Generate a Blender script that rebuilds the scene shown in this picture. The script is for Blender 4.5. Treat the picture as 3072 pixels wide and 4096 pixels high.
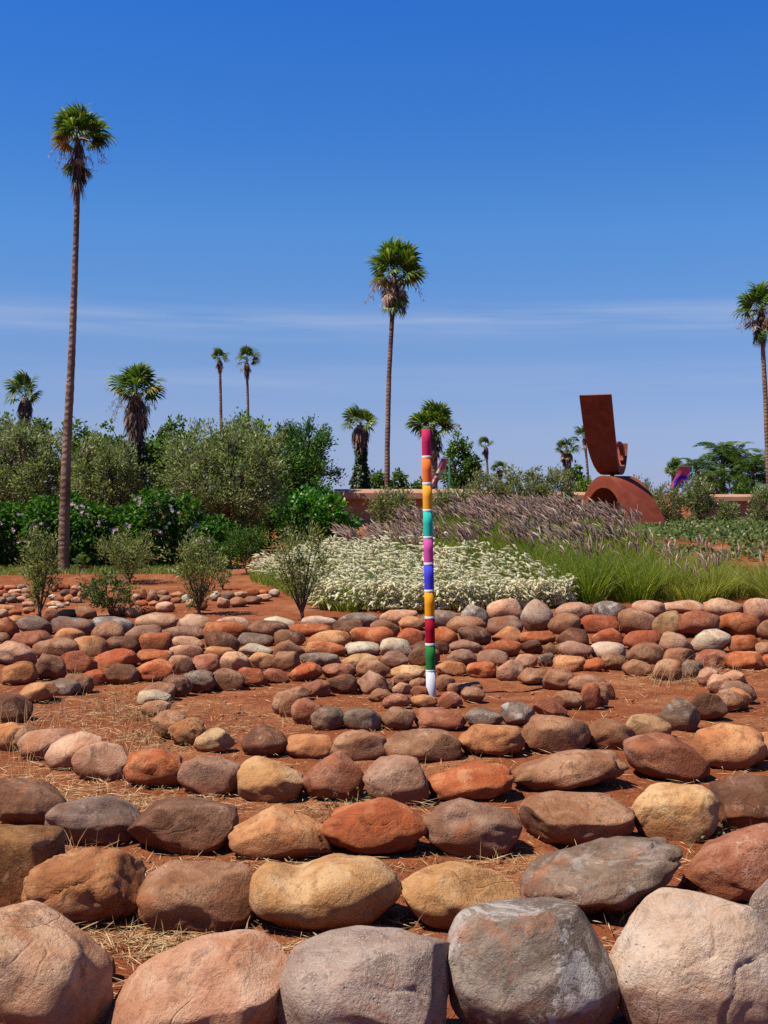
import bpy, bmesh, math, random
import numpy as np
from mathutils import Vector, Matrix, Quaternion

scene = bpy.context.scene
for o in list(bpy.data.objects):
    bpy.data.objects.remove(o, do_unlink=True)

# ---------------------------------------------------------------- camera
CAM_H = 1.6
cam_data = bpy.data.cameras.new('camera')
cam = bpy.data.objects.new('camera', cam_data)
scene.collection.objects.link(cam)
cam.location = (0, 0, CAM_H)
cam.rotation_euler = (math.radians(90), 0, 0)
cam_data.sensor_fit = 'VERTICAL'
cam_data.sensor_height = 36.0
cam_data.lens = 36.0 * 4800 / 4096
cam_data.shift_y = -73 / 4096
cam_data.clip_start = 0.05
cam_data.clip_end = 5000
scene.camera = cam

# ---------------------------------------------------------------- sun, sky, exposure
SUN_EL = math.radians(61)
SUN_SIDE = math.radians(22)           # shadows run right and 22 degrees away from the camera
ldir = Vector((math.cos(SUN_SIDE) * math.cos(SUN_EL), math.sin(SUN_SIDE) * math.cos(SUN_EL), -math.sin(SUN_EL)))
sun_data = bpy.data.lights.new('sun', 'SUN')
sun_data.energy = 5.0
sun_data.angle = math.radians(0.53)
sun_data.color = (1.0, 0.94, 0.84)
sun = bpy.data.objects.new('sun', sun_data)
sun.rotation_euler = ldir.to_track_quat('-Z', 'Y').to_euler()
sun.location = (-8, -6, 20)
scene.collection.objects.link(sun)

world = bpy.data.worlds.new('World')
scene.world = world
world.use_nodes = True
wn, wl = world.node_tree.nodes, world.node_tree.links
wn.clear()
w_out = wn.new('ShaderNodeOutputWorld')
w_bg = wn.new('ShaderNodeBackground')
w_sky = wn.new('ShaderNodeTexSky')
w_sky.sky_type = 'NISHITA'
w_sky.sun_disc = False
w_sky.sun_elevation = SUN_EL
w_sky.sun_rotation = math.atan2(-ldir.x, -ldir.y)
w_sky.altitude = 2000
w_sky.air_density = 1.0
w_sky.dust_density = 0.0
w_sky.ozone_density = 8.0
# thin cirrus: streaks along low bands of elevation, all round the sky
w_tc = wn.new('ShaderNodeTexCoord')
w_sep = wn.new('ShaderNodeSeparateXYZ')
wl.new(w_tc.outputs['Generated'], w_sep.inputs[0])
def wmath(op, a, b=None, c=None):
    n = wn.new('ShaderNodeMath'); n.operation = op
    for i, v in enumerate((a, b, c)):
        if v is None: continue
        if isinstance(v, (int, float)): n.inputs[i].default_value = v
        else: wl.new(v, n.inputs[i])
    return n.outputs[0]
w_az = wmath('ARCTAN2', w_sep.outputs[0], w_sep.outputs[1])
w_el = wmath('ARCSINE', w_sep.outputs[2])
# colour of the air by height above the horizon: hazy lavender low down, deep blue higher up
w_ramp = wn.new('ShaderNodeValToRGB')
wl.new(wmath('DIVIDE', w_el, math.radians(90)), w_ramp.inputs[0])
stops = [(0.0, (.60, .60, .94)), (0.0107, (.66, .65, .95)), (0.0355, (.93, .80, .95)), (0.0747, (.96, .95, 1.08)), (0.136, (.77, 1.155, 1.39)), (0.1867, (.54, 1.08, 1.56)), (0.2453, (.39, 1.06, 1.78)), (1.0, (.38, .80, 1.2))]
while len(w_ramp.color_ramp.elements) < len(stops): w_ramp.color_ramp.elements.new(1.0)
for e_, (p_, c_) in zip(w_ramp.color_ramp.elements, stops):
    e_.position = p_; e_.color = tuple(v / 2 for v in c_) + (1,)
w_tint = wn.new('ShaderNodeVectorMath'); w_tint.operation = 'MULTIPLY'
wl.new(w_sky.outputs[0], w_tint.inputs[0]); wl.new(w_ramp.outputs[0], w_tint.inputs[1])
w_dbl = wn.new('ShaderNodeVectorMath'); w_dbl.operation = 'SCALE'
wl.new(w_tint.outputs[0], w_dbl.inputs[0]); w_dbl.inputs['Scale'].default_value = 2.0
w_comb = wn.new('ShaderNodeCombineXYZ')
wl.new(wmath('MULTIPLY', w_az, 4.0), w_comb.inputs[0])
wl.new(wmath('ADD', wmath('MULTIPLY', w_el, 75.0), wmath('MULTIPLY', w_az, 1.2)), w_comb.inputs[1])
w_no = wn.new('ShaderNodeTexNoise')
w_no.inputs['Scale'].default_value = 1.0
w_no.inputs['Detail'].default_value = 7.0
w_no.inputs['Roughness'].default_value = 0.55
wl.new(w_comb.outputs[0], w_no.inputs['Vector'])
def band(c, w):
    d = wmath('DIVIDE', wmath('SUBTRACT', w_el, math.radians(c)), math.radians(w))
    return wmath('POWER', 2.718, wmath('MULTIPLY', wmath('MULTIPLY', d, d), -1.0))
w_band = wmath('ADD', wmath('MULTIPLY', band(8.15, 0.72), 1.0), wmath('MULTIPLY', band(5.4, 0.7), 0.4))
w_str = wmath('MULTIPLY', wmath('MAXIMUM', wmath('SUBTRACT', w_no.outputs['Fac'], 0.34), 0.0), w_band)
w_mix = wn.new('ShaderNodeMixRGB')
wl.new(wmath('MINIMUM', wmath('MULTIPLY', w_str, 1.25), 0.7), w_mix.inputs['Fac'])
wl.new(w_dbl.outputs[0], w_mix.inputs['Color1'])
w_mix.inputs['Color2'].default_value = (5.6, 6.1, 7.2, 1)
wl.new(w_mix.outputs['Color'], w_bg.inputs['Color'])
w_bg.inputs['Strength'].default_value = 0.0640
wl.new(w_bg.outputs[0], w_out.inputs['Surface'])

scene.view_settings.view_transform = 'Standard'
scene.view_settings.look = 'None'
scene.view_settings.exposure = 0.64
scene.view_settings.gamma = 1.0
scene.view_settings.use_curve_mapping = False
scene.render.engine = 'CYCLES'
scene.cycles.max_bounces = 6
scene.cycles.transparent_max_bounces = 4
scene.cycles.use_denoising = False

# ---------------------------------------------------------------- helpers
COL = scene.collection

def lin(r, g, b, k=0.67):
    return tuple(k * ((c / 255) / 12.92 if c / 255 <= 0.04045 else ((c / 255 + 0.055) / 1.055) ** 2.4) for c in (r, g, b)) + (1.0,)

_grad_rng = np.random.default_rng(5)
_G = _grad_rng.normal(size=(256, 3)); _G /= np.linalg.norm(_G, axis=1)[:, None]

def perlin(p, seed=0):
    i = np.floor(p).astype(np.int64)
    f = p - i
    u = f * f * f * (f * (f * 6 - 15) + 10)
    out = np.zeros(len(p))
    for dx in (0, 1):
        wx = u[:, 0] if dx else 1 - u[:, 0]
        for dy in (0, 1):
            wy = u[:, 1] if dy else 1 - u[:, 1]
            for dz in (0, 1):
                wz = u[:, 2] if dz else 1 - u[:, 2]
                h = ((i[:, 0] + dx) * 73856093) ^ ((i[:, 1] + dy) * 19349663) ^ ((i[:, 2] + dz) * 83492791) ^ (seed * 2654435761)
                h = (h ^ (h >> 13)) & 255
                g = _G[h]
                out += wx * wy * wz * (g[:, 0] * (f[:, 0] - dx) + g[:, 1] * (f[:, 1] - dy) + g[:, 2] * (f[:, 2] - dz))
    return out * 1.5

def sstep(a, b, x):
    t = np.clip((np.asarray(x, float) - a) / (b - a), 0, 1)
    return t * t * (3 - 2 * t)

def terrain(x, y):
    """height of the ground: flat among the stones, a low rise under the grasses at the back right"""
    x = np.asarray(x, float); y = np.asarray(y, float)
    return 0.55 * sstep(17.0, 28.0, y) * sstep(-3.2, 0.6, x)

def gz(x, y):
    return float(terrain(x, y))

def build_mesh(name, verts, faces, smooth=False):
    """faces: list of (n,k) integer arrays"""
    me = bpy.data.meshes.new(name)
    verts = np.asarray(verts, np.float32)
    faces = [np.asarray(f, np.int32) for f in faces if len(f)]
    me.vertices.add(len(verts))
    me.vertices.foreach_set('co', verts.ravel())
    nl = sum(f.size for f in faces)
    npoly = sum(len(f) for f in faces)
    me.loops.add(nl)
    me.loops.foreach_set('vertex_index', np.concatenate([f.ravel() for f in faces]))
    me.polygons.add(npoly)
    starts, c = [], 0
    for f in faces:
        starts.append(c + np.arange(len(f)) * f.shape[1]); c += f.size
    me.polygons.foreach_set('loop_start', np.concatenate(starts).astype(np.int32))
    if smooth:
        me.polygons.foreach_set('use_smooth', np.ones(npoly, dtype=bool))
    me.update(calc_edges=True)
    return me

def link(name, me, mat=None, parent=None, loc=None):
    o = bpy.data.objects.new(name, me)
    COL.objects.link(o)
    if mat is not None and me is not None and len(me.materials) == 0:
        me.materials.append(mat)
    if parent is not None:
        o.parent = parent
    if loc is not None:
        o.location = loc
    return o

def tag(o, label=None, cat=None, group=None, kind=None):
    if label: o['label'] = label
    if cat: o['category'] = cat
    if group: o['group'] = group
    if kind: o['kind'] = kind
    return o

def empty(name, loc, label, cat, group=None):
    o = bpy.data.objects.new(name, None)
    COL.objects.link(o)
    o.location = loc
    o.empty_display_size = 0.2
    return tag(o, label, cat, group)

class Mat:
    """tiny node-tree builder"""
    def __init__(self, name):
        self.m = bpy.data.materials.new(name)
        self.m.use_nodes = True
        self.n = self.m.node_tree.nodes
        self.l = self.m.node_tree.links
        self.b = self.n['Principled BSDF']
        self.b.inputs['Roughness'].default_value = 0.85
        self.b.inputs['Specular IOR Level'].default_value = 0.15
        self.out = self.n['Material Output']
    def node(self, t, **kw):
        n = self.n.new(t)
        for k, v in kw.items(): setattr(n, k, v)
        return n
    def put(self, s, v):
        if v is None: return
        if isinstance(v, (int, float, tuple, list)): s.default_value = v
        else: self.l.new(v, s)
    def math(self, op, a, b=None, c=None, clamp=False):
        n = self.node('ShaderNodeMath', operation=op, use_clamp=clamp)
        for i, v in enumerate((a, b, c)): self.put(n.inputs[i], v)
        return n.outputs[0]
    def vmath(self, op, a, b=None):
        n = self.node('ShaderNodeVectorMath', operation=op)
        self.put(n.inputs[0], a); self.put(n.inputs[1], b)
        return n.outputs[0]
    def mix(self, fac, a, b, blend='MIX'):
        n = self.node('ShaderNodeMixRGB', blend_type=blend)
        self.put(n.inputs[0], fac); self.put(n.inputs[1], a); self.put(n.inputs[2], b)
        return n.outputs[0]
    def noise(self, vec, scale, detail=4, rough=0.55, dist=0.0):
        n = self.node('ShaderNodeTexNoise')
        self.put(n.inputs['Vector'], vec)
        n.inputs['Scale'].default_value = scale; n.inputs['Detail'].default_value = detail
        n.inputs['Roughness'].default_value = rough; n.inputs['Distortion'].default_value = dist
        return n.outputs['Fac']
    def voronoi(self, vec, scale, feature='F1'):
        n = self.node('ShaderNodeTexVoronoi', feature=feature)
        self.put(n.inputs['Vector'], vec); n.inputs['Scale'].default_value = scale
        return n.outputs['Distance']
    def ramp(self, fac, lo, hi):
        n = self.node('ShaderNodeMapRange', interpolation_type='SMOOTHSTEP')
        self.put(n.inputs[0], fac); n.inputs[1].default_value = lo; n.inputs[2].default_value = hi
        return n.outputs[0]
    def coord(self, what='Object'):
        return self.node('ShaderNodeTexCoord').outputs[what]
    def rand(self):
        return self.node('ShaderNodeObjectInfo').outputs['Random']
    def island(self):
        return self.node('ShaderNodeNewGeometry').outputs['Random Per Island']
    def bump(self, h, strength=0.5, dist=0.01, normal=None):
        n = self.node('ShaderNodeBump')
        n.inputs['Strength'].default_value = strength; n.inputs['Distance'].default_value = dist
        self.put(n.inputs['Height'], h)
        if normal is not None: self.l.new(normal, n.inputs['Normal'])
        return n.outputs[0]
    def base(self, c): self.put(self.b.inputs['Base Color'], c)
    def normal(self, v): self.l.new(v, self.b.inputs['Normal'])

def leaf_mat(name, c1, c2, c3=None, trans=0.3, rough=0.55, spec=0.3, through=(1.25, 1.35, 0.7, 1)):
    """leaves: colour varies leaf by leaf and in patches; some light passes through"""
    c1, c2, c3 = [None if c is None else tuple(min(v * 1.25, 0.9) for v in c[:3]) + (1,) for c in (c1, c2, c3)]
    M = Mat(name)
    isl = M.island()
    col = M.mix(isl, c1, c2)
    if c3 is not None:
        col = M.mix(M.ramp(M.math('FRACT', M.math('MULTIPLY', isl, 7.31)), 0.78, 0.95), col, c3)
    nz = M.noise(M.coord('Object'), 1.7, 2)
    col = M.mix(M.ramp(nz, 0.35, 0.7), M.mix(1.0, col, (0.78, 0.8, 0.75, 1), 'MULTIPLY'), col)
    M.base(col)
    M.b.inputs['Roughness'].default_value = rough
    M.b.inputs['Specular IOR Level'].default_value = spec
    tr = M.node('ShaderNodeBsdfTranslucent')
    M.put(tr.inputs['Color'], M.mix(1.0, col, through, 'MULTIPLY'))
    mx = M.node('ShaderNodeMixShader')
    mx.inputs[0].default_value = trans
    M.l.new(M.b.outputs[0], mx.inputs[1]); M.l.new(tr.outputs[0], mx.inputs[2])
    M.l.new(mx.outputs[0], M.out.inputs['Surface'])
    return M.m

def plain_mat(name, c, rough=0.6, spec=0.3, var=0.12, scale=14.0, bump=0.0, metal=0.0):
    M = Mat(name)
    nz = M.noise(M.coord('Object'), scale, 4)
    M.base(M.mix(M.math('MULTIPLY', nz, var * 2), c, tuple(v * 0.55 for v in c[:3]) + (1,)))
    M.b.inputs['Roughness'].default_value = rough
    M.b.inputs['Specular IOR Level'].default_value = spec
    M.b.inputs['Metallic'].default_value = metal
    if bump: M.normal(M.bump(M.noise(M.coord('Object'), scale * 5, 5), bump, 0.01))
    return M.m

class Tubes:
    """collects tapered tubes into one mesh"""
    def __init__(self): self.v, self.f, self.n = [], [], 0
    def add(self, pts, rad, sides=6, cap=False):
        pts = np.asarray(pts, float); rad = np.asarray(rad, float)
        t = np.gradient(pts, axis=0); t /= np.linalg.norm(t, axis=1)[:, None] + 1e-9
        ref = np.array([0.31, 0.95, 0.05]) if abs(t[0][2]) > 0.9 else np.array([0, 0, 1.0])
        a = np.cross(t, ref); a /= np.linalg.norm(a, axis=1)[:, None] + 1e-9
        b = np.cross(t, a)
        ang = np.linspace(0, 2 * math.pi, sides, endpoint=False)
        ring = pts[:, None] + rad[:, None, None] * (a[:, None] * np.cos(ang)[None, :, None] + b[:, None] * np.sin(ang)[None, :, None])
        k = len(pts)
        idx = self.n + np.arange(k * sides).reshape(k, sides)
        self.v.append(ring.reshape(-1, 3))
        q = np.stack([idx[:-1], np.roll(idx[:-1], -1, 1), np.roll(idx[1:], -1, 1), idx[1:]], -1).reshape(-1, 4)
        self.f.append(q); self.n += k * sides
        if cap:
            self.v.append(pts[-1:] + t[-1:] * rad[-1] * 0.05)
            c = self.n; self.n += 1
            tri = np.stack([idx[-1], np.roll(idx[-1], -1), np.full(sides, c), np.full(sides, c)], -1)
            self.f.append(tri[:, :3].repeat(1, 0)) if False else self.tri(tri[:, :3])
    def tri(self, t):
        if not hasattr(self, 't'): self.t = []
        self.t.append(t)
    def mesh(self, name, smooth=True):
        fs = [np.concatenate(self.f)]
        if hasattr(self, 't'): fs.append(np.concatenate(self.t))
        return build_mesh(name, np.concatenate(self.v), fs, smooth)

def unit(v):
    return v / (np.linalg.norm(v, axis=-1, keepdims=True) + 1e-9)

def leaves_mesh(name, pos, d, nrm, L, W):
    """one four-cornered leaf at each pos, pointing along d, slightly folded by nrm"""
    d = unit(d); s = unit(np.cross(d, nrm)); n2 = np.cross(s, d)
    L = np.broadcast_to(L, (len(pos),))[:, None]; W = np.broadcast_to(W, (len(pos),))[:, None]
    v = np.stack([pos, pos + d * L * 0.45 + s * W + n2 * W * 0.25, pos + d * L, pos + d * L * 0.45 - s * W + n2 * W * 0.25], 1)
    q = np.arange(len(pos) * 4).reshape(-1, 4)
    return build_mesh(name, v.reshape(-1, 3), [q])
STONES = {
'n1': [
    (-1.036,3.465,0.231,0.184,0.206,'pt','r',26),
    (-0.537,3.472,0.277,0.221,0.169,'pk','r',-18),
    (-0.047,3.424,0.246,0.197,0.175,'sp','c',0),
    (0.431,3.498,0.242,0.194,0.203,'gr','g',6),
    (0.921,3.505,0.259,0.207,0.225,'pp','q',0),
    (1.329,4.060,0.100,0.080,0.158,'sp','r',0),
],
'n2': [
    (-1.413,4.662,0.154,0.123,0.156,'sl','s',0),
    (-1.130,4.532,0.223,0.178,0.135,'ta','l',-5),
    (-0.703,4.492,0.222,0.178,0.107,'br','b',0),
    (-0.213,4.492,0.272,0.218,0.129,'oc','k',0),
    (0.289,4.509,0.224,0.179,0.106,'oc','r',4),
    (0.827,4.639,0.303,0.242,0.132,'gb','l',-14),
    (1.416,4.774,0.233,0.186,0.147,'rb','r',-25),
],
'n3': [
    (-1.702,5.747,0.197,0.158,0.124,'db','r',15),
    (-1.330,5.568,0.214,0.171,0.103,'pu','r',5),
    (-0.904,5.421,0.240,0.192,0.111,'db','b',0),
    (-0.462,5.355,0.221,0.176,0.112,'ta','f',3),
    (-0.044,5.381,0.220,0.176,0.114,'or','r',0),
    (0.393,5.376,0.215,0.172,0.126,'mb','r',5),
    (0.891,5.540,0.249,0.199,0.117,'br','b',0),
    (1.359,5.616,0.199,0.160,0.129,'oc','b',0),
    (1.833,5.800,0.228,0.182,0.130,'db','f',0),
],
'n4': [
    (-2.039,6.333,0.059,0.047,0.049,'or','r',0),
    (-2.357,7.492,0.123,0.098,0.091,'ta','r',0),
    (-2.283,7.517,0.132,0.106,0.078,'br','r',-12),
    (-2.056,7.286,0.168,0.134,0.090,'pk','r',-5),
    (-1.815,7.012,0.164,0.131,0.111,'pk','b',-24),
    (-1.576,6.759,0.160,0.128,0.105,'pk','r',5),
    (-1.256,6.575,0.159,0.127,0.105,'or','r',0),
    (-0.929,6.427,0.163,0.131,0.106,'mb','r',6),
    (-0.592,6.295,0.168,0.134,0.112,'oc','b',4),
    (-0.271,6.309,0.165,0.132,0.131,'rb','f',0),
    (0.062,6.230,0.164,0.131,0.128,'mb','f',10),
    (0.454,6.332,0.220,0.176,0.094,'or','l',-8),
    (1.008,6.549,0.310,0.192,0.105,'br','l',-8),
    (1.586,6.771,0.225,0.180,0.130,'rb','r',12),
    (2.033,7.028,0.200,0.160,0.127,'ta','r',0),
    (2.385,7.234,0.148,0.119,0.091,'ta','r',0),
],
'n5': [
    (-1.254,7.625,0.114,0.092,0.091,'ta','l',0),
    (-1.048,7.425,0.120,0.096,0.078,'ol','r',0),
    (-0.729,7.335,0.136,0.109,0.096,'db','p',0),
    (-0.453,7.322,0.150,0.120,0.069,'ta','b',0),
    (-0.143,7.289,0.179,0.143,0.086,'br','b',-5),
    (0.238,7.267,0.224,0.179,0.091,'br','b',0),
    (0.665,7.360,0.193,0.155,0.094,'ta','l',0),
    (1.070,7.475,0.204,0.163,0.119,'br','f',5),
    (1.410,7.576,0.159,0.127,0.095,'br','b',5),
    (1.733,7.850,0.142,0.113,0.084,'ol','r',4),
    (1.993,8.074,0.138,0.110,0.120,'gb','p',0),
    (2.291,8.478,0.130,0.104,0.104,'db','r',10),
    (2.689,9.630,0.095,0.076,0.082,'pk','r',0),
    (2.531,8.822,0.104,0.083,0.087,'br','r',0),
    (2.942,10.103,0.114,0.091,0.061,'pk','f',0),
    (2.697,9.178,0.145,0.116,0.091,'mb','r',8),
    (2.634,8.913,0.096,0.077,0.086,'ta','r',15),
],
'n5b': [
    (-1.748,9.118,0.122,0.097,0.056,'wh','b',0),
    (-1.644,8.640,0.103,0.082,0.058,'br','r',0),
    (-1.759,9.277,0.140,0.112,0.076,'br','r',-5),
    (-1.384,7.858,0.126,0.101,0.097,'br','r',15),
    (-1.629,9.475,0.113,0.091,0.087,'db','l',0),
    (-1.490,9.668,0.130,0.104,0.092,'gb','l',0),
    (-1.291,9.822,0.146,0.117,0.089,'br','r',5),
],
'n6': [
    (-0.734,8.720,0.080,0.064,0.088,'pk','r',0),
    (-0.665,8.589,0.087,0.070,0.088,'br','r',-15),
    (-0.535,8.300,0.107,0.086,0.101,'rb','r',0),
    (-0.379,8.142,0.114,0.091,0.082,'gb','r',0),
    (-0.153,8.133,0.131,0.105,0.080,'gb','r',0),
    (0.097,8.128,0.119,0.095,0.080,'br','r',0),
    (0.384,8.183,0.171,0.137,0.072,'rb','b',0),
    (0.688,8.269,0.130,0.104,0.065,'gb','r',0),
    (0.916,8.264,0.119,0.095,0.087,'gr','f',0),
    (1.184,8.559,0.119,0.095,0.077,'rb','f',10),
    (1.363,8.901,0.112,0.090,0.074,'br','r',0),
    (1.529,8.904,0.077,0.061,0.104,'rb','b',0),
    (1.626,8.991,0.056,0.045,0.082,'br','r',0),
    (1.710,9.357,0.085,0.068,0.072,'rb','f',10),
],
'pole': [
    (-0.684,9.225,0.122,0.097,0.064,'br','f',-15),
    (-0.527,9.427,0.109,0.087,0.074,'rb','r',0),
    (-0.346,9.580,0.131,0.104,0.086,'db','r',8),
    (-0.089,9.615,0.127,0.101,0.095,'mb','f',0),
    (-0.026,9.249,0.098,0.078,0.050,'br','r',0),
    (0.009,9.628,0.072,0.058,0.046,'db','r',0),
    (0.096,8.956,0.107,0.085,0.058,'rb','r',0),
    (0.146,10.022,0.093,0.075,0.055,'br','b',0),
    (0.139,9.592,0.075,0.060,0.049,'pk','r',0),
    (0.283,9.856,0.073,0.058,0.046,'br','r',0),
    (0.277,9.443,0.064,0.051,0.047,'rb','r',0),
    (0.302,9.017,0.099,0.079,0.050,'ta','r',0),
    (0.496,9.744,0.081,0.065,0.071,'br','r',0),
    (0.497,8.982,0.092,0.074,0.063,'rb','f',0),
    (0.569,9.624,0.063,0.050,0.044,'br','f',0),
    (0.692,9.603,0.099,0.079,0.049,'br','r',0),
    (0.679,9.177,0.088,0.071,0.065,'br','r',0),
    (1.256,10.075,0.123,0.098,0.070,'br','r',0),
    (1.430,9.804,0.131,0.105,0.090,'br','r',0),
    (1.649,9.702,0.158,0.126,0.070,'br','l',0),
],
'b1': [
    (-2.628,8.465,0.141,0.113,0.101,'db','r',5),
    (-2.660,9.212,0.153,0.123,0.081,'ta','r',-10),
    (-2.541,9.484,0.134,0.107,0.076,'gb','r',0),
    (-2.460,9.643,0.125,0.100,0.082,'br','r',8),
    (-2.405,10.079,0.131,0.105,0.065,'or','r',0),
    (-2.190,10.086,0.147,0.118,0.089,'db','r',8),
    (-1.948,10.220,0.174,0.139,0.098,'or','r',-8),
    (-1.098,9.997,0.128,0.102,0.083,'ro','l',8),
    (-0.920,10.194,0.115,0.092,0.063,'rb','f',8),
    (-0.670,10.248,0.144,0.115,0.083,'or','r',-5),
    (-0.394,10.416,0.141,0.113,0.070,'rb','r',4),
    (-0.100,10.419,0.147,0.118,0.083,'br','r',0),
    (0.204,10.433,0.152,0.094,0.062,'oc','b',0),
    (0.587,10.547,0.139,0.111,0.070,'ta','r',3),
    (0.847,10.412,0.130,0.104,0.075,'or','r',0),
    (1.081,10.295,0.116,0.093,0.092,'pk','f',0),
    (1.682,10.825,0.153,0.123,0.075,'ta','b',0),
    (1.873,10.757,0.103,0.082,0.069,'or','r',-10),
    (2.081,10.883,0.114,0.091,0.085,'br','r',0),
    (2.232,10.560,0.129,0.103,0.071,'br','b',0),
    (2.415,10.265,0.123,0.099,0.100,'br','r',0),
    (2.678,10.442,0.099,0.079,0.081,'gb','r',0),
    (2.701,9.983,0.094,0.075,0.080,'pk','r',0),
],
'b2': [
    (-3.068,10.064,0.154,0.123,0.102,'ta','r',-10),
    (-2.859,10.291,0.145,0.116,0.115,'db','f',5),
    (-2.722,10.686,0.152,0.121,0.108,'ro','f',15),
    (-2.483,11.092,0.221,0.177,0.096,'ro','f',-10),
    (-1.795,10.578,0.110,0.088,0.093,'br','b',0),
    (-1.590,10.677,0.130,0.104,0.093,'rb','r',0),
    (-1.349,10.819,0.140,0.112,0.093,'pt','f',0),
    (-1.113,10.907,0.125,0.100,0.087,'oc','b',0),
    (-0.881,10.857,0.121,0.097,0.094,'br','b',0),
    (-0.589,11.058,0.185,0.115,0.073,'gb','r',3),
    (-0.215,11.059,0.187,0.116,0.068,'oc','b',0),
    (0.096,11.001,0.124,0.099,0.084,'mb','r',0),
    (0.374,11.258,0.148,0.119,0.085,'db','b',0),
    (0.725,11.208,0.148,0.118,0.074,'mb','r',0),
    (1.028,11.211,0.155,0.124,0.075,'mb','f',0),
    (1.305,11.011,0.102,0.082,0.070,'pk','r',0),
    (1.513,11.133,0.089,0.071,0.067,'gb','r',0),
    (2.175,11.632,0.170,0.136,0.087,'pp','b',0),
    (2.462,11.318,0.169,0.135,0.099,'br','r',0),
    (2.766,11.268,0.171,0.137,0.080,'br','f',0),
    (3.009,11.017,0.159,0.127,0.090,'rb','f',0),
    (3.285,10.909,0.174,0.139,0.084,'or','b',0),
    (3.526,10.950,0.116,0.093,0.072,'or','r',0),
],
'b3': [
    (-3.449,11.185,0.210,0.168,0.121,'pk','r',4),
    (-3.215,11.755,0.205,0.164,0.098,'br','b',5),
    (-2.910,11.858,0.187,0.150,0.103,'ta','f',8),
    (-2.162,11.315,0.162,0.129,0.070,'or','b',0),
    (-1.928,11.777,0.166,0.103,0.064,'pk','f',0),
    (-1.575,11.611,0.159,0.098,0.062,'ta','b',0),
    (-1.255,11.778,0.169,0.105,0.071,'wh','f',8),
    (-0.917,11.625,0.155,0.124,0.096,'br','f',0),
    (-0.574,11.787,0.196,0.121,0.081,'or','r',8),
    (-0.210,11.850,0.170,0.136,0.072,'wh','b',0),
    (0.121,11.790,0.158,0.126,0.095,'wh','b',0),
    (0.462,11.951,0.184,0.114,0.074,'db','r',0),
    (0.829,12.059,0.164,0.102,0.070,'mb','r',0),
    (1.172,11.858,0.188,0.150,0.084,'or','r',0),
    (1.480,11.993,0.107,0.086,0.072,'db','f',0),
    (1.663,11.979,0.077,0.061,0.060,'br','f',0),
    (1.838,11.578,0.170,0.136,0.095,'mb','r',5),
    (2.664,12.328,0.202,0.161,0.108,'ro','f',0),
    (2.926,12.017,0.163,0.131,0.114,'pt','r',8),
    (3.290,12.111,0.193,0.154,0.119,'wh','l',-5),
    (3.606,12.015,0.158,0.126,0.099,'or','r',0),
    (3.821,11.890,0.133,0.107,0.066,'br','r',0),
],
'b4': [
    (-4.066,12.719,0.099,0.079,0.068,'br','r',0),
    (-3.658,12.515,0.212,0.169,0.093,'rb','f',5),
    (-2.625,12.075,0.165,0.132,0.087,'db','b',0),
    (-2.317,12.188,0.155,0.124,0.097,'or','s',0),
    (-2.019,12.260,0.184,0.147,0.079,'pt','b',0),
    (-1.639,12.196,0.174,0.139,0.113,'db','f',15),
    (-1.342,12.549,0.189,0.117,0.076,'gb','b',5),
    (-1.000,12.559,0.169,0.136,0.100,'br','f',-8),
    (-0.583,12.563,0.229,0.142,0.089,'ta','b',0),
    (-0.120,12.714,0.235,0.188,0.101,'or','b',3),
    (0.278,12.679,0.155,0.124,0.099,'ro','f',0),
    (0.656,12.667,0.126,0.101,0.105,'or','f',0),
    (0.959,12.688,0.175,0.140,0.109,'db','f',0),
    (1.319,12.813,0.164,0.132,0.093,'ta','f',0),
    (1.631,12.739,0.186,0.116,0.078,'or','r',0),
    (1.983,12.624,0.173,0.139,0.096,'db','f',0),
    (2.371,12.714,0.176,0.141,0.093,'ro','f',0),
    (3.209,13.512,0.192,0.154,0.152,'ol','f',0),
    (3.491,13.242,0.224,0.179,0.169,'rb','f',5),
    (3.974,13.379,0.216,0.173,0.143,'or','r',5),
    (4.208,13.068,0.138,0.111,0.124,'br','r',0),
],
'b5': [
    (-3.355,12.817,0.174,0.139,0.086,'ta','r',0),
    (-2.962,12.952,0.180,0.144,0.116,'br','f',5),
    (-2.577,12.890,0.191,0.153,0.104,'mb','r',-4),
    (-2.209,13.157,0.240,0.149,0.084,'mb','b',0),
    (-1.695,12.980,0.245,0.196,0.114,'or','l',5),
    (-1.304,13.458,0.232,0.186,0.101,'db','r',5),
    (-0.842,13.520,0.269,0.167,0.070,'or','b',0),
    (-0.388,13.583,0.188,0.150,0.094,'db','r',0),
    (0.010,13.428,0.164,0.131,0.101,'br','r',8),
    (0.325,14.023,0.153,0.123,0.091,'ta','l',0),
    (0.952,13.822,0.222,0.178,0.096,'br','r',0),
    (1.367,13.587,0.195,0.156,0.120,'mb','r',0),
    (2.055,13.656,0.185,0.148,0.126,'br','b',0),
    (2.471,13.699,0.215,0.172,0.116,'ro','f',5),
    (2.875,13.636,0.208,0.166,0.156,'br','b',0),
],
'b6': [
    (-4.202,13.278,0.145,0.116,0.126,'ro','f',8),
    (-3.968,13.665,0.206,0.164,0.110,'pu','l',8),
    (-3.482,13.453,0.221,0.176,0.120,'pu','b',8),
    (-3.117,13.824,0.228,0.182,0.099,'gr','r',8),
    (-2.676,14.198,0.249,0.155,0.098,'pt','b',3),
    (-2.171,13.888,0.199,0.159,0.106,'pt','l',8),
    (-1.738,13.886,0.196,0.156,0.096,'pk','r',4),
    (-1.217,14.038,0.189,0.151,0.087,'wh','r',12),
    (-0.778,14.346,0.208,0.129,0.075,'pp','b',3),
    (-0.308,14.359,0.245,0.152,0.097,'gr','l',0),
    (0.175,14.604,0.230,0.143,0.099,'pk','r',-3),
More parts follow.
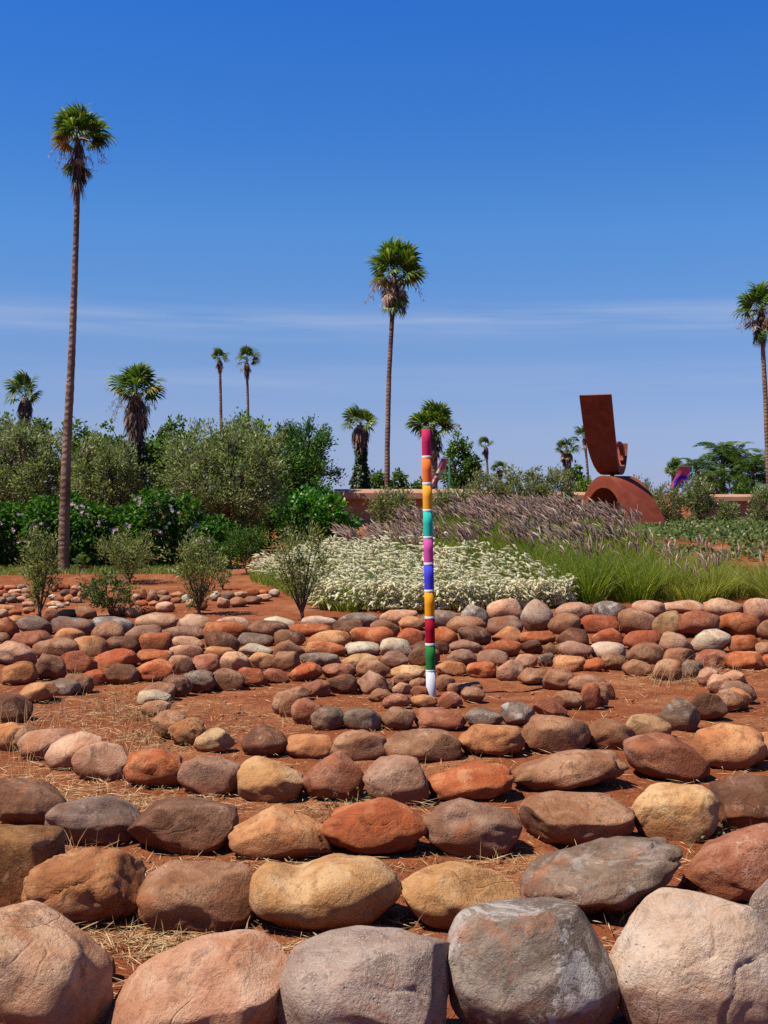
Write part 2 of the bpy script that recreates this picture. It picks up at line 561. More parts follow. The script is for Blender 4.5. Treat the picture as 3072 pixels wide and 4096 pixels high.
    (0.658,14.301,0.244,0.195,0.118,'gb','r',0),
    (1.076,14.350,0.171,0.137,0.148,'gr','r',8),
    (1.497,14.880,0.218,0.174,0.160,'pk','r',0),
    (1.779,13.961,0.190,0.152,0.195,'pp','p',0),
    (2.415,15.245,0.229,0.183,0.116,'pk','r',0),
    (2.847,15.148,0.217,0.173,0.130,'gr','r',4),
    (3.459,15.714,0.214,0.171,0.110,'pk','b',0),
    (3.997,16.008,0.259,0.161,0.095,'pk','f',0),
    (4.367,15.441,0.252,0.202,0.136,'pt','l',0),
    (4.717,14.970,0.221,0.177,0.159,'pk','b',0),
],
'f1': [
    (-4.912,15.436,0.079,0.063,0.064,'pk','r',0),
    (-4.833,15.708,0.094,0.075,0.050,'or','r',0),
    (-4.457,14.526,0.099,0.079,0.070,'ta','r',0),
    (-4.750,16.046,0.079,0.063,0.048,'ta','r',0),
    (-4.472,15.299,0.059,0.047,0.046,'or','r',0),
    (-4.106,14.817,0.092,0.074,0.104,'rb','r',0),
    (-4.094,15.512,0.131,0.081,0.054,'br','b',0),
    (-3.804,15.332,0.136,0.109,0.088,'br','f',15),
    (-3.474,15.650,0.115,0.092,0.068,'rb','r',0),
    (-3.239,15.514,0.108,0.086,0.082,'ol','r',0),
    (-3.126,15.891,0.107,0.086,0.062,'or','r',0),
    (-2.953,16.171,0.137,0.110,0.076,'pk','b',-8),
    (-2.516,16.558,0.087,0.069,0.085,'rb','f',0),
    (-2.255,16.835,0.092,0.074,0.076,'pk','f',5),
    (-2.071,17.005,0.123,0.098,0.072,'rb','r',0),
    (-1.912,17.495,0.130,0.104,0.059,'mb','r',0),
    (-1.792,17.870,0.129,0.103,0.057,'pk','r',-8),
    (-1.687,18.481,0.081,0.065,0.066,'pp','r',0),
],
'f2': [
    (-5.128,16.271,0.134,0.083,0.052,'ta','b',0),
    (-5.009,16.896,0.090,0.072,0.045,'pk','r',0),
    (-5.120,17.373,0.078,0.062,0.045,'or','r',0),
    (-4.575,16.572,0.065,0.040,0.027,'wh','r',0),
    (-4.658,16.943,0.114,0.071,0.046,'pt','r',0),
    (-4.536,16.819,0.054,0.043,0.036,'wh','r',0),
    (-4.531,17.158,0.035,0.028,0.030,'wh','r',0),
    (-3.559,17.009,0.059,0.047,0.060,'ta','r',0),
    (-3.410,16.864,0.088,0.070,0.054,'or','r',5),
    (-3.267,17.047,0.074,0.059,0.044,'ta','r',0),
    (-3.190,17.510,0.088,0.070,0.062,'br','r',-10),
    (-3.018,17.423,0.080,0.064,0.052,'rb','r',0),
    (-2.911,17.586,0.069,0.055,0.070,'wh','f',0),
    (-2.694,16.949,0.103,0.083,0.074,'pt','f',0),
    (-2.520,17.936,0.078,0.063,0.075,'wh','r',0),
    (-2.354,18.073,0.108,0.087,0.069,'pu','r',0),
    (-2.185,18.133,0.123,0.098,0.066,'pt','r',-8),
    (-2.046,18.683,0.111,0.088,0.062,'or','b',0),
    (-1.886,18.763,0.074,0.059,0.049,'or','r',0),
],
'f3': [
    (-6.363,19.884,0.068,0.054,0.046,'or','r',0),
    (-5.575,17.471,0.074,0.060,0.050,'gr','r',0),
    (-5.994,18.808,0.088,0.070,0.050,'ro','r',0),
    (-5.749,18.291,0.070,0.056,0.046,'ta','r',0),
    (-6.160,19.794,0.110,0.088,0.053,'or','r',0),
    (-5.467,17.628,0.086,0.069,0.051,'gr','r',0),
    (-5.887,19.161,0.108,0.067,0.039,'pk','b',0),
    (-5.691,18.574,0.079,0.063,0.038,'or','r',0),
    (-5.973,19.780,0.076,0.061,0.058,'pu','r',0),
    (-5.348,17.709,0.076,0.061,0.047,'pk','r',4),
    (-5.713,19.155,0.070,0.056,0.053,'pk','r',0),
    (-5.429,18.243,0.086,0.069,0.047,'br','r',0),
    (-5.213,18.474,0.063,0.051,0.065,'or','r',0),
    (-4.959,17.964,0.062,0.049,0.050,'wh','r',0),
    (-5.410,19.675,0.080,0.064,0.074,'ta','f',0),
    (-4.814,17.794,0.073,0.058,0.043,'or','r',0),
    (-5.309,19.899,0.103,0.082,0.060,'ro','r',0),
    (-4.957,18.670,0.080,0.064,0.061,'pu','r',0),
    (-4.643,17.707,0.072,0.058,0.062,'ta','r',0),
    (-4.807,18.568,0.064,0.051,0.061,'rb','r',0),
    (-5.019,19.570,0.080,0.064,0.059,'pk','r',0),
    (-4.509,17.623,0.076,0.061,0.047,'pk','r',0),
    (-4.582,18.239,0.075,0.060,0.071,'oc','f',0),
    (-3.750,18.110,0.071,0.057,0.046,'pk','r',0),
    (-3.648,18.197,0.063,0.051,0.086,'rb','f',0),
    (-3.432,17.766,0.089,0.071,0.104,'mb','f',0),
    (-3.329,17.839,0.058,0.047,0.054,'oc','r',0),
    (-3.466,18.863,0.082,0.066,0.046,'br','r',0),
    (-3.171,18.402,0.112,0.090,0.055,'ta','r',0),
],
}
PLANTS = [
    ('sap',-4.41,15.36,0.00, -4.68,-4.10,0.16,1.18, 'slim grey-green olive sapling, first on the left by the palm trunk'),
    ('bush',-3.55,15.58,0.00, -3.96,-3.18,0.06,0.59, 'low bright green bushy olive sapling between two taller saplings'),
    ('sap',-4.52,21.33,0.00, -5.18,-3.96,0.11,0.93, 'wide olive sapling behind the low bushy one'),
    ('sap',-2.46,15.93,0.00, -2.87,-2.03,0.09,1.09, 'olive sapling with a thin stake beside the path'),
    ('thin',-2.67,19.84,0.00, -2.90,-2.48,0.05,0.44, 'small sparse olive shoot on bare red soil'),
    ('dark',-2.71,23.63,0.00, -3.20,-2.22,0.12,0.98, 'dark green shrub under the big olive tree'),
    ('vase',-1.04,15.21,0.00, -1.49,-0.62,0.22,1.20, 'vase-shaped olive sapling with bare lower stems by the white grass'),
    ('olive',-4.24,32.00,0.00, -6.11,-2.41,0.63,3.50, 'large silvery olive tree in the middle of the shrubs'),
    ('olive',-10.85,36.00,0.00, -12.42,-9.27,0.51,3.70, 'silvery olive tree behind the slender palm, at the picture edge'),
    ('olive',-8.18,35.50,0.00, -9.47,-7.00,0.68,3.30, 'rounded olive tree just right of the slender palm trunk'),
    ('leaf',-12.42,43.00,0.00, -12.95,-11.83,1.82,4.29, 'dark broadleaf tree showing above the olive at the far left'),
    ('leaf',-10.64,42.00,0.00, -11.47,-9.94,1.47,4.14, 'dark broadleaf tree right beside the slender palm trunk'),
    ('leaf',-9.45,41.00,0.00, -10.17,-8.68,1.47,3.82, 'low dark broadleaf tree left of the shaggy palm'),
    ('leaf',-7.49,43.00,0.00, -8.52,-6.59,1.47,4.15, 'broadleaf tree right of the shaggy palm'),
    ('leaf',-8.05,40.00,0.00, -8.88,-7.13,0.89,3.31, 'broadleaf tree filling the gap below the shaggy palm'),
    ('leaf',-13.80,44.00,0.00, -14.63,-12.98,1.37,4.21, 'broadleaf tree at the far left edge behind the short palm'),
    ('leafb',-4.80,40.00,0.00, -5.88,-3.63,0.73,4.31, 'bright green leafy tree below the pair of thin palms'),
    ('pine',-3.24,45.00,0.00, -4.84,-1.88,0.80,4.51, 'blue-green tree with stepped clumps at the right end of the shrubs'),
    ('leafd',-2.59,37.00,0.00, -3.67,-1.67,0.02,3.18, 'dark leafy tree in front of the blue-green tree'),
    ('leafg',-2.03,34.00,0.00, -3.23,-0.68,0.08,1.71, 'glossy bright green creeper heaped over the wall end'),
    ('wsh',0.18,36.00,0.35, -0.46,1.00,0.29,1.79, 'pale grey-green shrub in front of the terracotta wall'),
    ('wsh',2.09,38.00,0.40, 1.34,2.92,0.45,1.80, 'grey-green shrub right of the striped pole by the wall'),
    ('wsh',3.62,43.00,0.50, 2.81,4.51,0.84,2.32, 'grey-green shrub under the small far palms'),
    ('wsh',4.96,43.00,0.50, 4.07,5.86,0.84,2.59, 'tall grey-green shrub behind the purple grass'),
    ('wsh',6.13,43.00,0.50, 5.32,6.93,0.84,2.41, 'grey-green shrub at the foot of the stout palm'),
    ('wsh',9.08,43.00,0.50, 8.37,9.71,0.57,2.14, 'grey-green shrub directly behind the rusty arch'),
    ('wsh',9.92,42.00,0.50, 9.22,10.54,0.59,1.89, 'olive-green shrub under the pink banner'),
    ('wsh',11.06,42.00,0.50, 10.45,11.67,0.59,2.21, 'broad olive-green shrub left of the far right wall'),
    ('wsh',12.64,44.00,0.50, 12.18,13.05,0.50,1.37, 'small pale shrub against the far right wall'),
    ('wsh',12.70,40.00,0.50, 12.16,13.28,0.48,1.81, 'olive shrub cut by the right edge of the picture'),
    ('leafd',-4.72,33.00,0.00, -5.54,-3.96,-0.15,1.29, 'dark shrub in the shade under the big olive tree'),
    ('leafd',-3.69,35.00,0.00, -4.42,-2.96,-0.26,1.49, 'dark shrub between the big olive and the glossy creeper'),
    ('leaf',3.42,54.00,0.00, 2.58,4.32,1.43,4.07, 'dark leafy tree behind the patterned banner'),
    ('leaf',-0.18,54.00,0.00, -0.63,0.27,1.32,2.67, 'low tree behind the wall, left of the central palm'),
    ('leaf',0.66,54.00,0.00, 0.21,1.17,1.32,2.61, 'low tree behind the wall, right of the central palm'),
    ('leaf',1.73,54.00,0.00, 1.28,2.18,1.32,2.28, 'dark shrub behind the wall, left of the striped pole'),
    ('leafb',9.21,55.00,0.00, 8.64,9.90,1.20,2.29, 'bright shrub behind the wall left of the rusty arch'),
    ('leaf',8.91,56.00,0.00, 8.33,9.44,1.43,2.94, 'leafy shrub wrapped around the stout palm'),
    ('clip',16.47,54.00,0.00, 15.79,17.14,1.21,1.90, 'clipped dark hedge on top of the far right wall'),
]
PALMS = [
    (24.80, [(-6.62, 0), (-6.61, 0.95), (-6.56, 2.5), (-6.46, 4.31), (-6.39, 6.12), (-6.34, 7.67), (-6.32, 8.91)], -6.32,9.22,0.610,0.124,0.052,24,9,1.19,'very tall slender fan palm at the left with a brown skirt'),
    (48.00, [(0.13, 0), (0.13, 0.75), (0.13, 3.35), (0.2, 6.35), (0.32, 8.55), (0.42, 10.25)], 0.44,10.60,1.250,0.125,0.090,20,16,1.50,'tall fan palm in the middle with drooping dry fronds'),
    (45.00, [(14.46, 0.4), (14.46, 1.37), (14.4, 2.77), (14.31, 5.12), (14.21, 6.99), (14.16, 8.49)], 14.18,8.82,0.984,0.113,0.080,20,14,1.31,'tall fan palm cut by the right edge of the picture'),
    (40.00, [(-12.01, 0), (-12.01, 2.23), (-11.99, 3.73), (-11.95, 4.81)], -11.97,5.06,0.733,0.117,0.108,13,6,1.00,'short fan palm standing behind the olives at the far left'),
    (38.00, [(-7.85, 0), (-7.85, 1.01), (-7.86, 3.3), (-7.85, 4.73)], -7.85,5.00,0.855,0.230,0.158,20,12,1.58,'shaggy fan palm with a thick beard of dead fronds'),
    (60.00, [(-8.15, 0), (-8.15, 2.54), (-8.14, 4.79), (-8.18, 6.91), (-8.22, 8.29)], -8.22,8.35,0.575,0.088,0.069,9,4,0.62,'thin far fan palm, the shorter one of the pair'),
    (62.00, [(-7.0, 0), (-7.0, 2.57), (-7.01, 5.15), (-7.05, 6.96), (-7.1, 8.45)], -7.12,8.61,0.749,0.084,0.065,10,5,0.90,'thin far fan palm, the taller one of the pair'),
    (50.00, [(-0.98, 0), (-0.98, 0.82), (-0.98, 3.42), (-0.97, 4.46)], -0.97,4.67,0.792,0.250,0.177,12,3,1.15,'fan palm whose trunk is wrapped in ivy'),
    (52.00, [(2.16, 0), (2.16, 0.79), (2.16, 2.95), (2.16, 4.36)], 2.16,4.63,1.062,0.184,0.163,24,6,1.30,'bushy fan palm partly hidden by the striped pole'),
    (60.00, [(4.55, 0), (4.55, 1.29), (4.55, 2.6)], 4.55,2.73,0.525,0.125,0.125,11,3,0.38,'lowest of the three small far palms'),
    (62.00, [(5.37, 0), (5.37, 1.28), (5.35, 2.83), (5.26, 4.05)], 5.24,4.18,0.465,0.071,0.058,7,4,0.65,'middle and tallest of the three small far palms'),
    (60.00, [(5.8, 0), (5.8, 1.29), (5.8, 2.79)], 5.80,2.94,0.450,0.100,0.094,9,3,0.38,'small far palm, the one on the right of the three'),
    (50.00, [(7.69, 0), (7.69, 0.82), (7.67, 2.07), (7.6, 3.42)], 7.59,3.58,0.573,0.135,0.115,11,5,0.73,'stout fan palm left of the rusty sculpture'),
    (56.00, [(9.59, 0), (9.59, 0.73), (9.52, 2.48), (9.36, 4.22)], 9.32,4.40,0.583,0.064,0.058,11,4,0.47,'thin palm half hidden behind the rusty sculpture'),
    (58.00, [(14.0, 0), (14.0, 1.3), (14.0, 2.69)], 14.00,2.87,0.580,0.109,0.109,24,2,0.24,'round dark palm behind the pink banner'),
    (24.30, [(-6.13, 0), (-6.13, 0.15)], -6.11,0.27,0.213,0.051,0.046,9,1,0.02,'little young palm at the foot of the slender palm'),
]
FEATHERS = [
    (14.63,56.00,2.85,0.933,26,'feather palm with arching fronds next to the pink banner'),
    (16.08,57.00,3.44,1.092,34,'tallest feather palm of the clump on the right'),
    (16.85,57.00,3.58,0.831,22,'feather palm with a curled crown in the clump on the right'),
    (16.89,55.00,2.75,0.974,30,'feather palm of the clump nearest the right edge'),
    (14.89,54.00,2.33,0.844,22,'low feather palm in front of the clump on the right'),
    (17.69,55.00,3.03,0.974,24,'feather palm cut by the right edge below the tall palm'),
]
# ================================================================ ground
M = Mat('red_soil')
gc = M.coord('Object')
n1 = M.noise(gc, 0.55, 5, 0.6); n2 = M.noise(gc, 4.5, 6, 0.62); n3 = M.noise(gc, 38, 6, 0.7)
c = M.mix(M.ramp(n1, 0.36, 0.66), lin(150, 82, 47), lin(172, 106, 66))
c = M.mix(M.ramp(n2, 0.45, 0.75), c, lin(130, 69, 40))
c = M.mix(M.math('MULTIPLY', M.ramp(n3, 0.55, 0.8), 0.45), c, lin(198, 142, 98))
peb = M.voronoi(gc, 55)
c = M.mix(M.math('MULTIPLY', M.ramp(peb, 0.16, 0.05), 0.5), c, lin(120, 66, 44))
# pale straw litter lying thicker at the left and between the rows
lit = M.math('MULTIPLY', M.ramp(M.noise(gc, 1.1, 4, 0.7), 0.5, 0.72), M.ramp(M.noise(gc, 70, 3, 0.8), 0.48, 0.62))
c = M.mix(M.math('MULTIPLY', lit, 0.75), c, lin(206, 170, 122))
M.base(c)
M.b.inputs['Roughness'].default_value = 0.95
M.b.inputs['Specular IOR Level'].default_value = 0.1
hgt = M.math('ADD', M.math('MULTIPLY', n3, 0.5), M.math('ADD', M.math('MULTIPLY', n2, 1.0), M.math('MULTIPLY', M.ramp(peb, 0.3, 0.0), 0.35)))
M.normal(M.bump(hgt, 1.0, 0.045))
SOIL = M.m

def axis(parts):
    out = []
    for a, b, s in parts:
        out.append(np.arange(a, b, s))
    return np.concatenate(out)
gx = axis([(-900, -100, 100), (-100, -20, 8), (-20, -7, 1), (-7, 7, 0.07), (7, 20, 1), (20, 100, 8), (100, 1000, 100)])
gy = axis([(-200, -20, 30), (-20, 2, 2), (2, 13, 0.06), (13, 24, 0.12), (24, 60, 1.0), (60, 200, 14), (200, 2600, 200)])
XX, YY = np.meshgrid(gx, gy)
P2 = np.stack([XX.ravel(), YY.ravel(), np.zeros(XX.size)], 1)
near = sstep(1.5, 3, YY.ravel()) * (1 - sstep(18, 26, YY.ravel())) * (1 - sstep(6, 8, np.abs(XX.ravel())))
hz = terrain(XX.ravel(), YY.ravel())
hz = hz + near * (0.020 * perlin(P2 * 1.3, 3) + 0.012 * perlin(P2 * 4.0, 4) + 0.007 * perlin(P2 * 11.0, 6))
# wheel-worn path and a little earth bank behind the far stones
hz = hz + 0.10 * np.exp(-((YY.ravel() - 22.2 - 0.15 * np.sin(XX.ravel())) / 0.5) ** 2) * (1 - sstep(-3.5, -2.2, XX.ravel())) * sstep(-30, -20, XX.ravel())
# soil washed up against the feet of the stones
gxy = np.stack([XX.ravel(), YY.ravel()], 1)
for lst in STONES.values():
    for (x, y, a, b, c, key, shape, tilt) in lst:
        if y > 16: continue
        rx_, ry_ = 0.80 * a, 0.80 * b
        k = np.nonzero((np.abs(gxy[:, 0] - x) < rx_ * 2) & (np.abs(gxy[:, 1] - y) < ry_ * 2))[0]
        d = np.hypot((gxy[k, 0] - x) / rx_, (gxy[k, 1] - y) / ry_)
        hz[k] = np.maximum(hz[k], 0) + 0.16 * c * np.exp(-((d - 0.95) / 0.30) ** 2) * (0.7 + 0.6 * perlin(np.stack([gxy[k, 0] * 5, gxy[k, 1] * 5, 0 * d + x], 1), 8))
nx, ny = len(gx), len(gy)
ii = np.arange(nx * ny).reshape(ny, nx)
q = np.stack([ii[:-1, :-1], ii[:-1, 1:], ii[1:, 1:], ii[1:, :-1]], -1).reshape(-1, 4)
ground = link('ground', build_mesh('ground', np.stack([XX.ravel(), YY.ravel(), hz], 1), [q], True), SOIL)
tag(ground, 'bare rust-red soil between the stone rings', None, None, 'structure')

# ================================================================ boulders
PAL = {  # colour of the stone, of its patches, words
    'pt': ((200, 152, 118), (222, 182, 148), 'pinkish tan'), 'pk': ((200, 146, 114), (218, 176, 146), 'dusty pink'),
    'pp': ((206, 174, 148), (224, 198, 174), 'pale pinkish grey'), 'ta': ((190, 124, 80), (216, 160, 112), 'orange tan'),
    'oc': ((204, 150, 98), (228, 186, 136), 'yellow ochre'), 'ol': ((170, 130, 92), (198, 164, 122), 'olive tan'),
    'or': ((178, 94, 56), (204, 132, 88), 'bright rust orange'), 'ro': ((172, 86, 54), (196, 118, 84), 'red-orange'),
    'br': ((154, 106, 76), (184, 140, 108), 'brown'), 'rb': ((156, 92, 66), (184, 126, 98), 'reddish brown'),
    'db': ((112, 76, 56), (144, 106, 84), 'dark brown'), 'mb': ((156, 114, 90), (184, 146, 122), 'mauve brown'),
    'gb': ((122, 100, 82), (154, 132, 114), 'grey-brown'), 'gr': ((116, 100, 88), (160, 146, 132), 'grey'),
    'pu': ((122, 98, 86), (152, 128, 114), 'purplish grey'), 'wh': ((206, 186, 156), (228, 212, 186), 'creamy white'),
    'sp': ((160, 136, 122), (186, 164, 148), 'speckled mauve-grey'), 'sl': ((112, 74, 46), (150, 108, 66), 'ochre brown')}
STONE_MAT = {}
for key, (ca, cb, words) in PAL.items():
    M = Mat('stone_' + words.replace(' ', '_').replace('-', '_'))
    oc = M.coord('Object')
    r = M.rand()
    off = M.node('ShaderNodeCombineXYZ')
    for k, f in enumerate((37.0, 91.0, 53.0)): M.put(off.inputs[k], M.math('MULTIPLY', r, f))
    p = M.vmath('ADD', oc, off.outputs[0])
    big = M.noise(p, 5.0, 4, 0.55, 0.6)
    mid = M.noise(p, 19.0, 6, 0.65, 0.4)
    fine = M.noise(p, 95.0, 5, 0.7)
    A, B = [tuple(v * f for v, f in zip(lin(*c_, 0.66)[:3], (1.0, 0.965, 0.91))) + (1,) for c_ in (ca, cb)]
    dark = tuple(v * 0.55 for v in A[:3]) + (1,)
    col = M.mix(M.ramp(big, 0.40, 0.64), A, B)
    col = M.mix(M.math('MULTIPLY', M.ramp(mid, 0.50, 0.66), 0.62), col, dark)
    col = M.mix(M.math('MULTIPLY', M.ramp(fine, 0.5, 0.78), 0.35), col, tuple(min(1, v * 1.45) for v in B[:3]) + (1,))
    # tone differs a little from stone to stone
    tone = M.math('ADD', 0.80, M.math('MULTIPLY', M.math('FRACT', M.math('MULTIPLY', r, 17.3)), 0.36))
    tn = M.node('ShaderNodeCombineXYZ')
    for k in range(3): M.put(tn.inputs[k], tone)
    col = M.mix(1.0, col, tn.outputs[0], 'MULTIPLY')
    if key == 'sp':
        v = M.voronoi(p, 120)
        col = M.mix(M.math('MULTIPLY', M.math('MULTIPLY', M.ramp(v, 0.36, 0.20), M.ramp(mid, 0.36, 0.56)), 0.65), col, lin(214, 194, 180))
    if key in ('gr', 'gb', 'pp'):
        lc = M.ramp(M.noise(p, 6.5, 8, 0.74, 0.8), 0.53, 0.60)
        col = M.mix(M.math('MULTIPLY', lc, 0.75 if key == 'gr' else 0.3), col, lin(204, 194, 184))
    # rusty and dusty patches with ragged edges
    pa = M.ramp(M.math('ADD', M.noise(p, 3.1, 6, 0.68, 0.9), M.math('MULTIPLY', M.math('SUBTRACT', fine, 0.5), 0.25)), 0.55, 0.66)
    col = M.mix(M.math('MULTIPLY', pa, 0.55), col, lin(178, 108, 66) if key not in ('or', 'ro', 'oc', 'ta') else lin(206, 158, 112))
    pb = M.ramp(M.math('ADD', M.noise(M.vmath('ADD', p, (5.1, 2.2, 9.3)), 4.4, 6, 0.7, 1.1), M.math('MULTIPLY', M.math('SUBTRACT', fine, 0.5), 0.3)), 0.57, 0.68)
    col = M.mix(M.math('MULTIPLY', pb, 0.55), col, lin(112, 74, 54) if key in ('or', 'ro', 'oc', 'ta', 'pk', 'pt', 'ol') else lin(186, 146, 118))
    # thin pale veins and scratches
    vein = M.math('ABSOLUTE', M.math('SUBTRACT', M.noise(p, 4.2, 3, 0.5, 1.8), 0.5))
    col = M.mix(M.math('MULTIPLY', M.math('MULTIPLY', M.ramp(vein, 0.010, 0.002), M.ramp(big, 0.5, 0.62)), 0.45), col, lin(222, 190, 165))
    # dark hairline cracks
    ck = M.math('ABSOLUTE', M.math('SUBTRACT', M.noise(M.vmath('ADD', p, (3.3, 8.8, 1.7)), 2.6, 1.6, 0.5, 0.3), 0.5))
    ckm = M.math('MULTIPLY', M.ramp(ck, 0.007, 0.001), M.ramp(M.noise(p, 6.0, 3), 0.52, 0.62))
    # dark grit and lighter grains
    gr_ = M.noise(p, 210.0, 3, 0.6)
    col = M.mix(M.math('MULTIPLY', M.ramp(gr_, 0.56, 0.70), 0.30), col, tuple(v * 0.4 for v in A[:3]) + (1,))
    # red soil splashed on the foot of the stone
    gen = M.node('ShaderNodeSeparateXYZ'); M.l.new(M.coord('Generated'), gen.inputs[0])
    st = M.ramp(M.math('ADD', gen.outputs[2], M.math('MULTIPLY', M.math('SUBTRACT', mid, 0.5), 0.7)), 0.68, 0.18)
    col = M.mix(M.math('MULTIPLY', st, 0.72), col, lin(136, 76, 48))
    M.base(col)
    M.b.inputs['Roughness'].default_value = 0.85
    M.b.inputs['Specular IOR Level'].default_value = 0.10
    pits = M.ramp(M.voronoi(p, 42), 0.22, 0.08)
    hh = M.math('SUBTRACT', M.math('ADD', M.math('MULTIPLY', mid, 0.9), M.math('MULTIPLY', fine, 0.45)), M.math('MULTIPLY', M.math('MULTIPLY', pits, M.ramp(big, 0.50, 0.64)), 0.32))
    M.normal(M.bump(M.math('SUBTRACT', hh, M.math('MULTIPLY', ckm, 0.22)), 1.0, 0.016))
    STONE_MAT[key] = M.m

_ico = {}
def ico(sub):
    if sub not in _ico:
        bm = bmesh.new()
        bmesh.ops.create_icosphere(bm, subdivisions=sub, radius=1.0)
        v = np.array([tuple(x.co) for x in bm.verts]); f = np.array([[w.index for w in x.verts] for x in bm.faces])
        bm.free(); _ico[sub] = (v, f)
    return _ico[sub]

def boulder_mesh(a, b, c, shape, tilt, seed, sub):
    rng = np.random.default_rng(seed)
    v, f = ico(sub)
    n = {'r': 2.25, 'b': 2.9, 'f': 2.5, 'l': 2.2, 'k': 2.3, 's': 9.0, 'p': 2.1, 'c': 2.5, 'g': 2.25, 'q': 2.2}[shape]
    rr = (np.abs(v) ** n).sum(1) ** (-1 / n)
    p = v * rr[:, None]
    so = rng.uniform(-50, 50, 3)
    amp = {'r': 0.15, 'b': 0.12, 'f': 0.15, 'l': 0.15, 'k': 0.08, 's': 0.05, 'p': 0.10, 'c': 0.08, 'g': 0.09, 'q': 0.08}[shape]
    p = p * (1 + amp * perlin(v * 1.15 + so, 1) * 1.3 + amp * 0.55 * perlin(v * 2.6 + so, 2))[:, None]
    if shape == 'l':
        p *= (1 - 0.09 * np.clip(0.16 - np.abs(perlin(v * 1.5 + so, 9)), 0, 1) / 0.16)[:, None]
    if shape == 'k':
        p[:, 2] -= 0.40 * np.exp(-((p[:, 0] + 0.38) / 0.30) ** 2) * sstep(-0.1, 0.8, p[:, 2])
        p[:, 2] += 0.10 * p[:, 0] ** 2
    if shape in 'pq':
        p[:, :2] *= (1 - (0.40 if shape == 'p' else 0.28) * np.clip(p[:, 2], 0, 1))[:, None]
    nf = {'r': 5, 'b': 6, 'f': 12, 'l': 3, 'k': 0, 's': 1, 'p': 4, 'c': 3, 'g': 7, 'q': 6}[shape]
    for k in range(nf):
        d = rng.normal(size=3); d[2] = abs(d[2]) * 0.7 if rng.random() < 0.7 else d[2]
        if shape == 'c' and k == 0: d = np.array([1.0, -0.35, 0.12])
        d /= np.linalg.norm(d)
        t = rng.uniform(0.62, 0.84) if shape in 'fc' else (rng.uniform(0.74, 0.92) if shape != 's' else 1.15)
        if shape == 'c' and k == 0: t = 0.72
        ex = np.clip(p @ d - t, 0, None)
        p -= d[None] * (ex * rng.uniform(0.75, 0.95))[:, None]
    p = p * np.array([a * 1.04, b, c * 0.9])
    t = math.radians(tilt)
    p = np.stack([p[:, 0] * math.cos(t) + p[:, 2] * math.sin(t), p[:, 1], -p[:, 0] * math.sin(t) + p[:, 2] * math.cos(t)], 1)
    lo, hi = p.min(0), p.max(0)
    p = (p - (lo + hi) / 2) / ((hi - lo) / 2) * np.array([a, b, c])
    # chips, dents and cracks at their real size
    g = unit(p / np.array([a, b, c]) ** 2)
    s = min(a, 0.22)
    q = p + so
    dsp = 0.05 * s * perlin(q * (1.9 / s * 0.5), 11) + 0.024 * s * perlin(q * (5.0 / s * 0.5), 12)
    rough = {'r': 0.7, 'b': 1.0, 'f': 1.3, 'l': 1.1, 'k': 0.8, 's': 1.1, 'p': 1.0, 'c': 0.6, 'g': 0.8, 'q': 0.7}[shape]
    if sub >= 4:
        dsp += 0.010 * s * perlin(q * (13.0 / s * 0.5), 13) * rough
        cr = np.abs(perlin(q * (2.3 / s * 0.5) + 7.7, 14))
        gate = sstep(0.12, 0.4, perlin(q * (1.2 / s * 0.5), 15))
        dsp -= 0.060 * s * np.clip(1 - cr / 0.035, 0, 1) * gate * rough
        chip = sstep(0.10, 0.22, perlin(q * (3.1 / s * 0.5) + 3.3, 16))
        dsp -= 0.022 * s * chip * rough * sstep(0.0, 0.2, perlin(q * (1.0 / s * 0.5) + 1.3, 17))
    p = p + g * (dsp * (0.6 if shape == 's' else 1.0))[:, None]
    return build_mesh('boulder', p, [f], True)

ORD = ['', 'first', 'second', 'third', 'fourth', 'fifth', 'sixth', 'seventh', 'eighth', 'ninth', 'tenth', 'eleventh', 'twelfth', 'thirteenth',
       'fourteenth', 'fifteenth', 'sixteenth', 'seventeenth', 'eighteenth', 'nineteenth', 'twentieth', 'twenty-first', 'twenty-second',
       'twenty-third', 'twenty-fourth', 'twenty-fifth', 'twenty-sixth', 'twenty-seventh', 'twenty-eighth', 'twenty-ninth', 'thirtieth']
ROW = {'n1': 'nearest stone row', 'n2': 'second row from the camera', 'n3': 'third row from the camera',
       'n4': 'fourth row from the camera', 'n5': 'fifth row from the camera', 'n5b': 'left bend of the fifth row',
       'n6': 'ring just before the pole', 'pole': 'cluster around the striped pole', 'b1': 'first row behind the pole',
       'b2': 'second row behind the pole', 'b3': 'third row behind the pole', 'b4': 'fourth row behind the pole',
       'b5': 'fifth row behind the pole', 'b6': 'rearmost row before the grasses', 'f1': 'front of the far stone patch',
       'f2': 'middle of the far stone patch', 'f3': 'back of the far stone patch'}
SHAPE = {'r': 'rounded', 'b': 'blocky', 'f': 'angular', 'l': 'lumpy', 'k': 'kidney-shaped', 's': 'squared', 'p': 'peaked', 'c': 'smooth', 'g': 'faceted', 'q': 'faceted'}
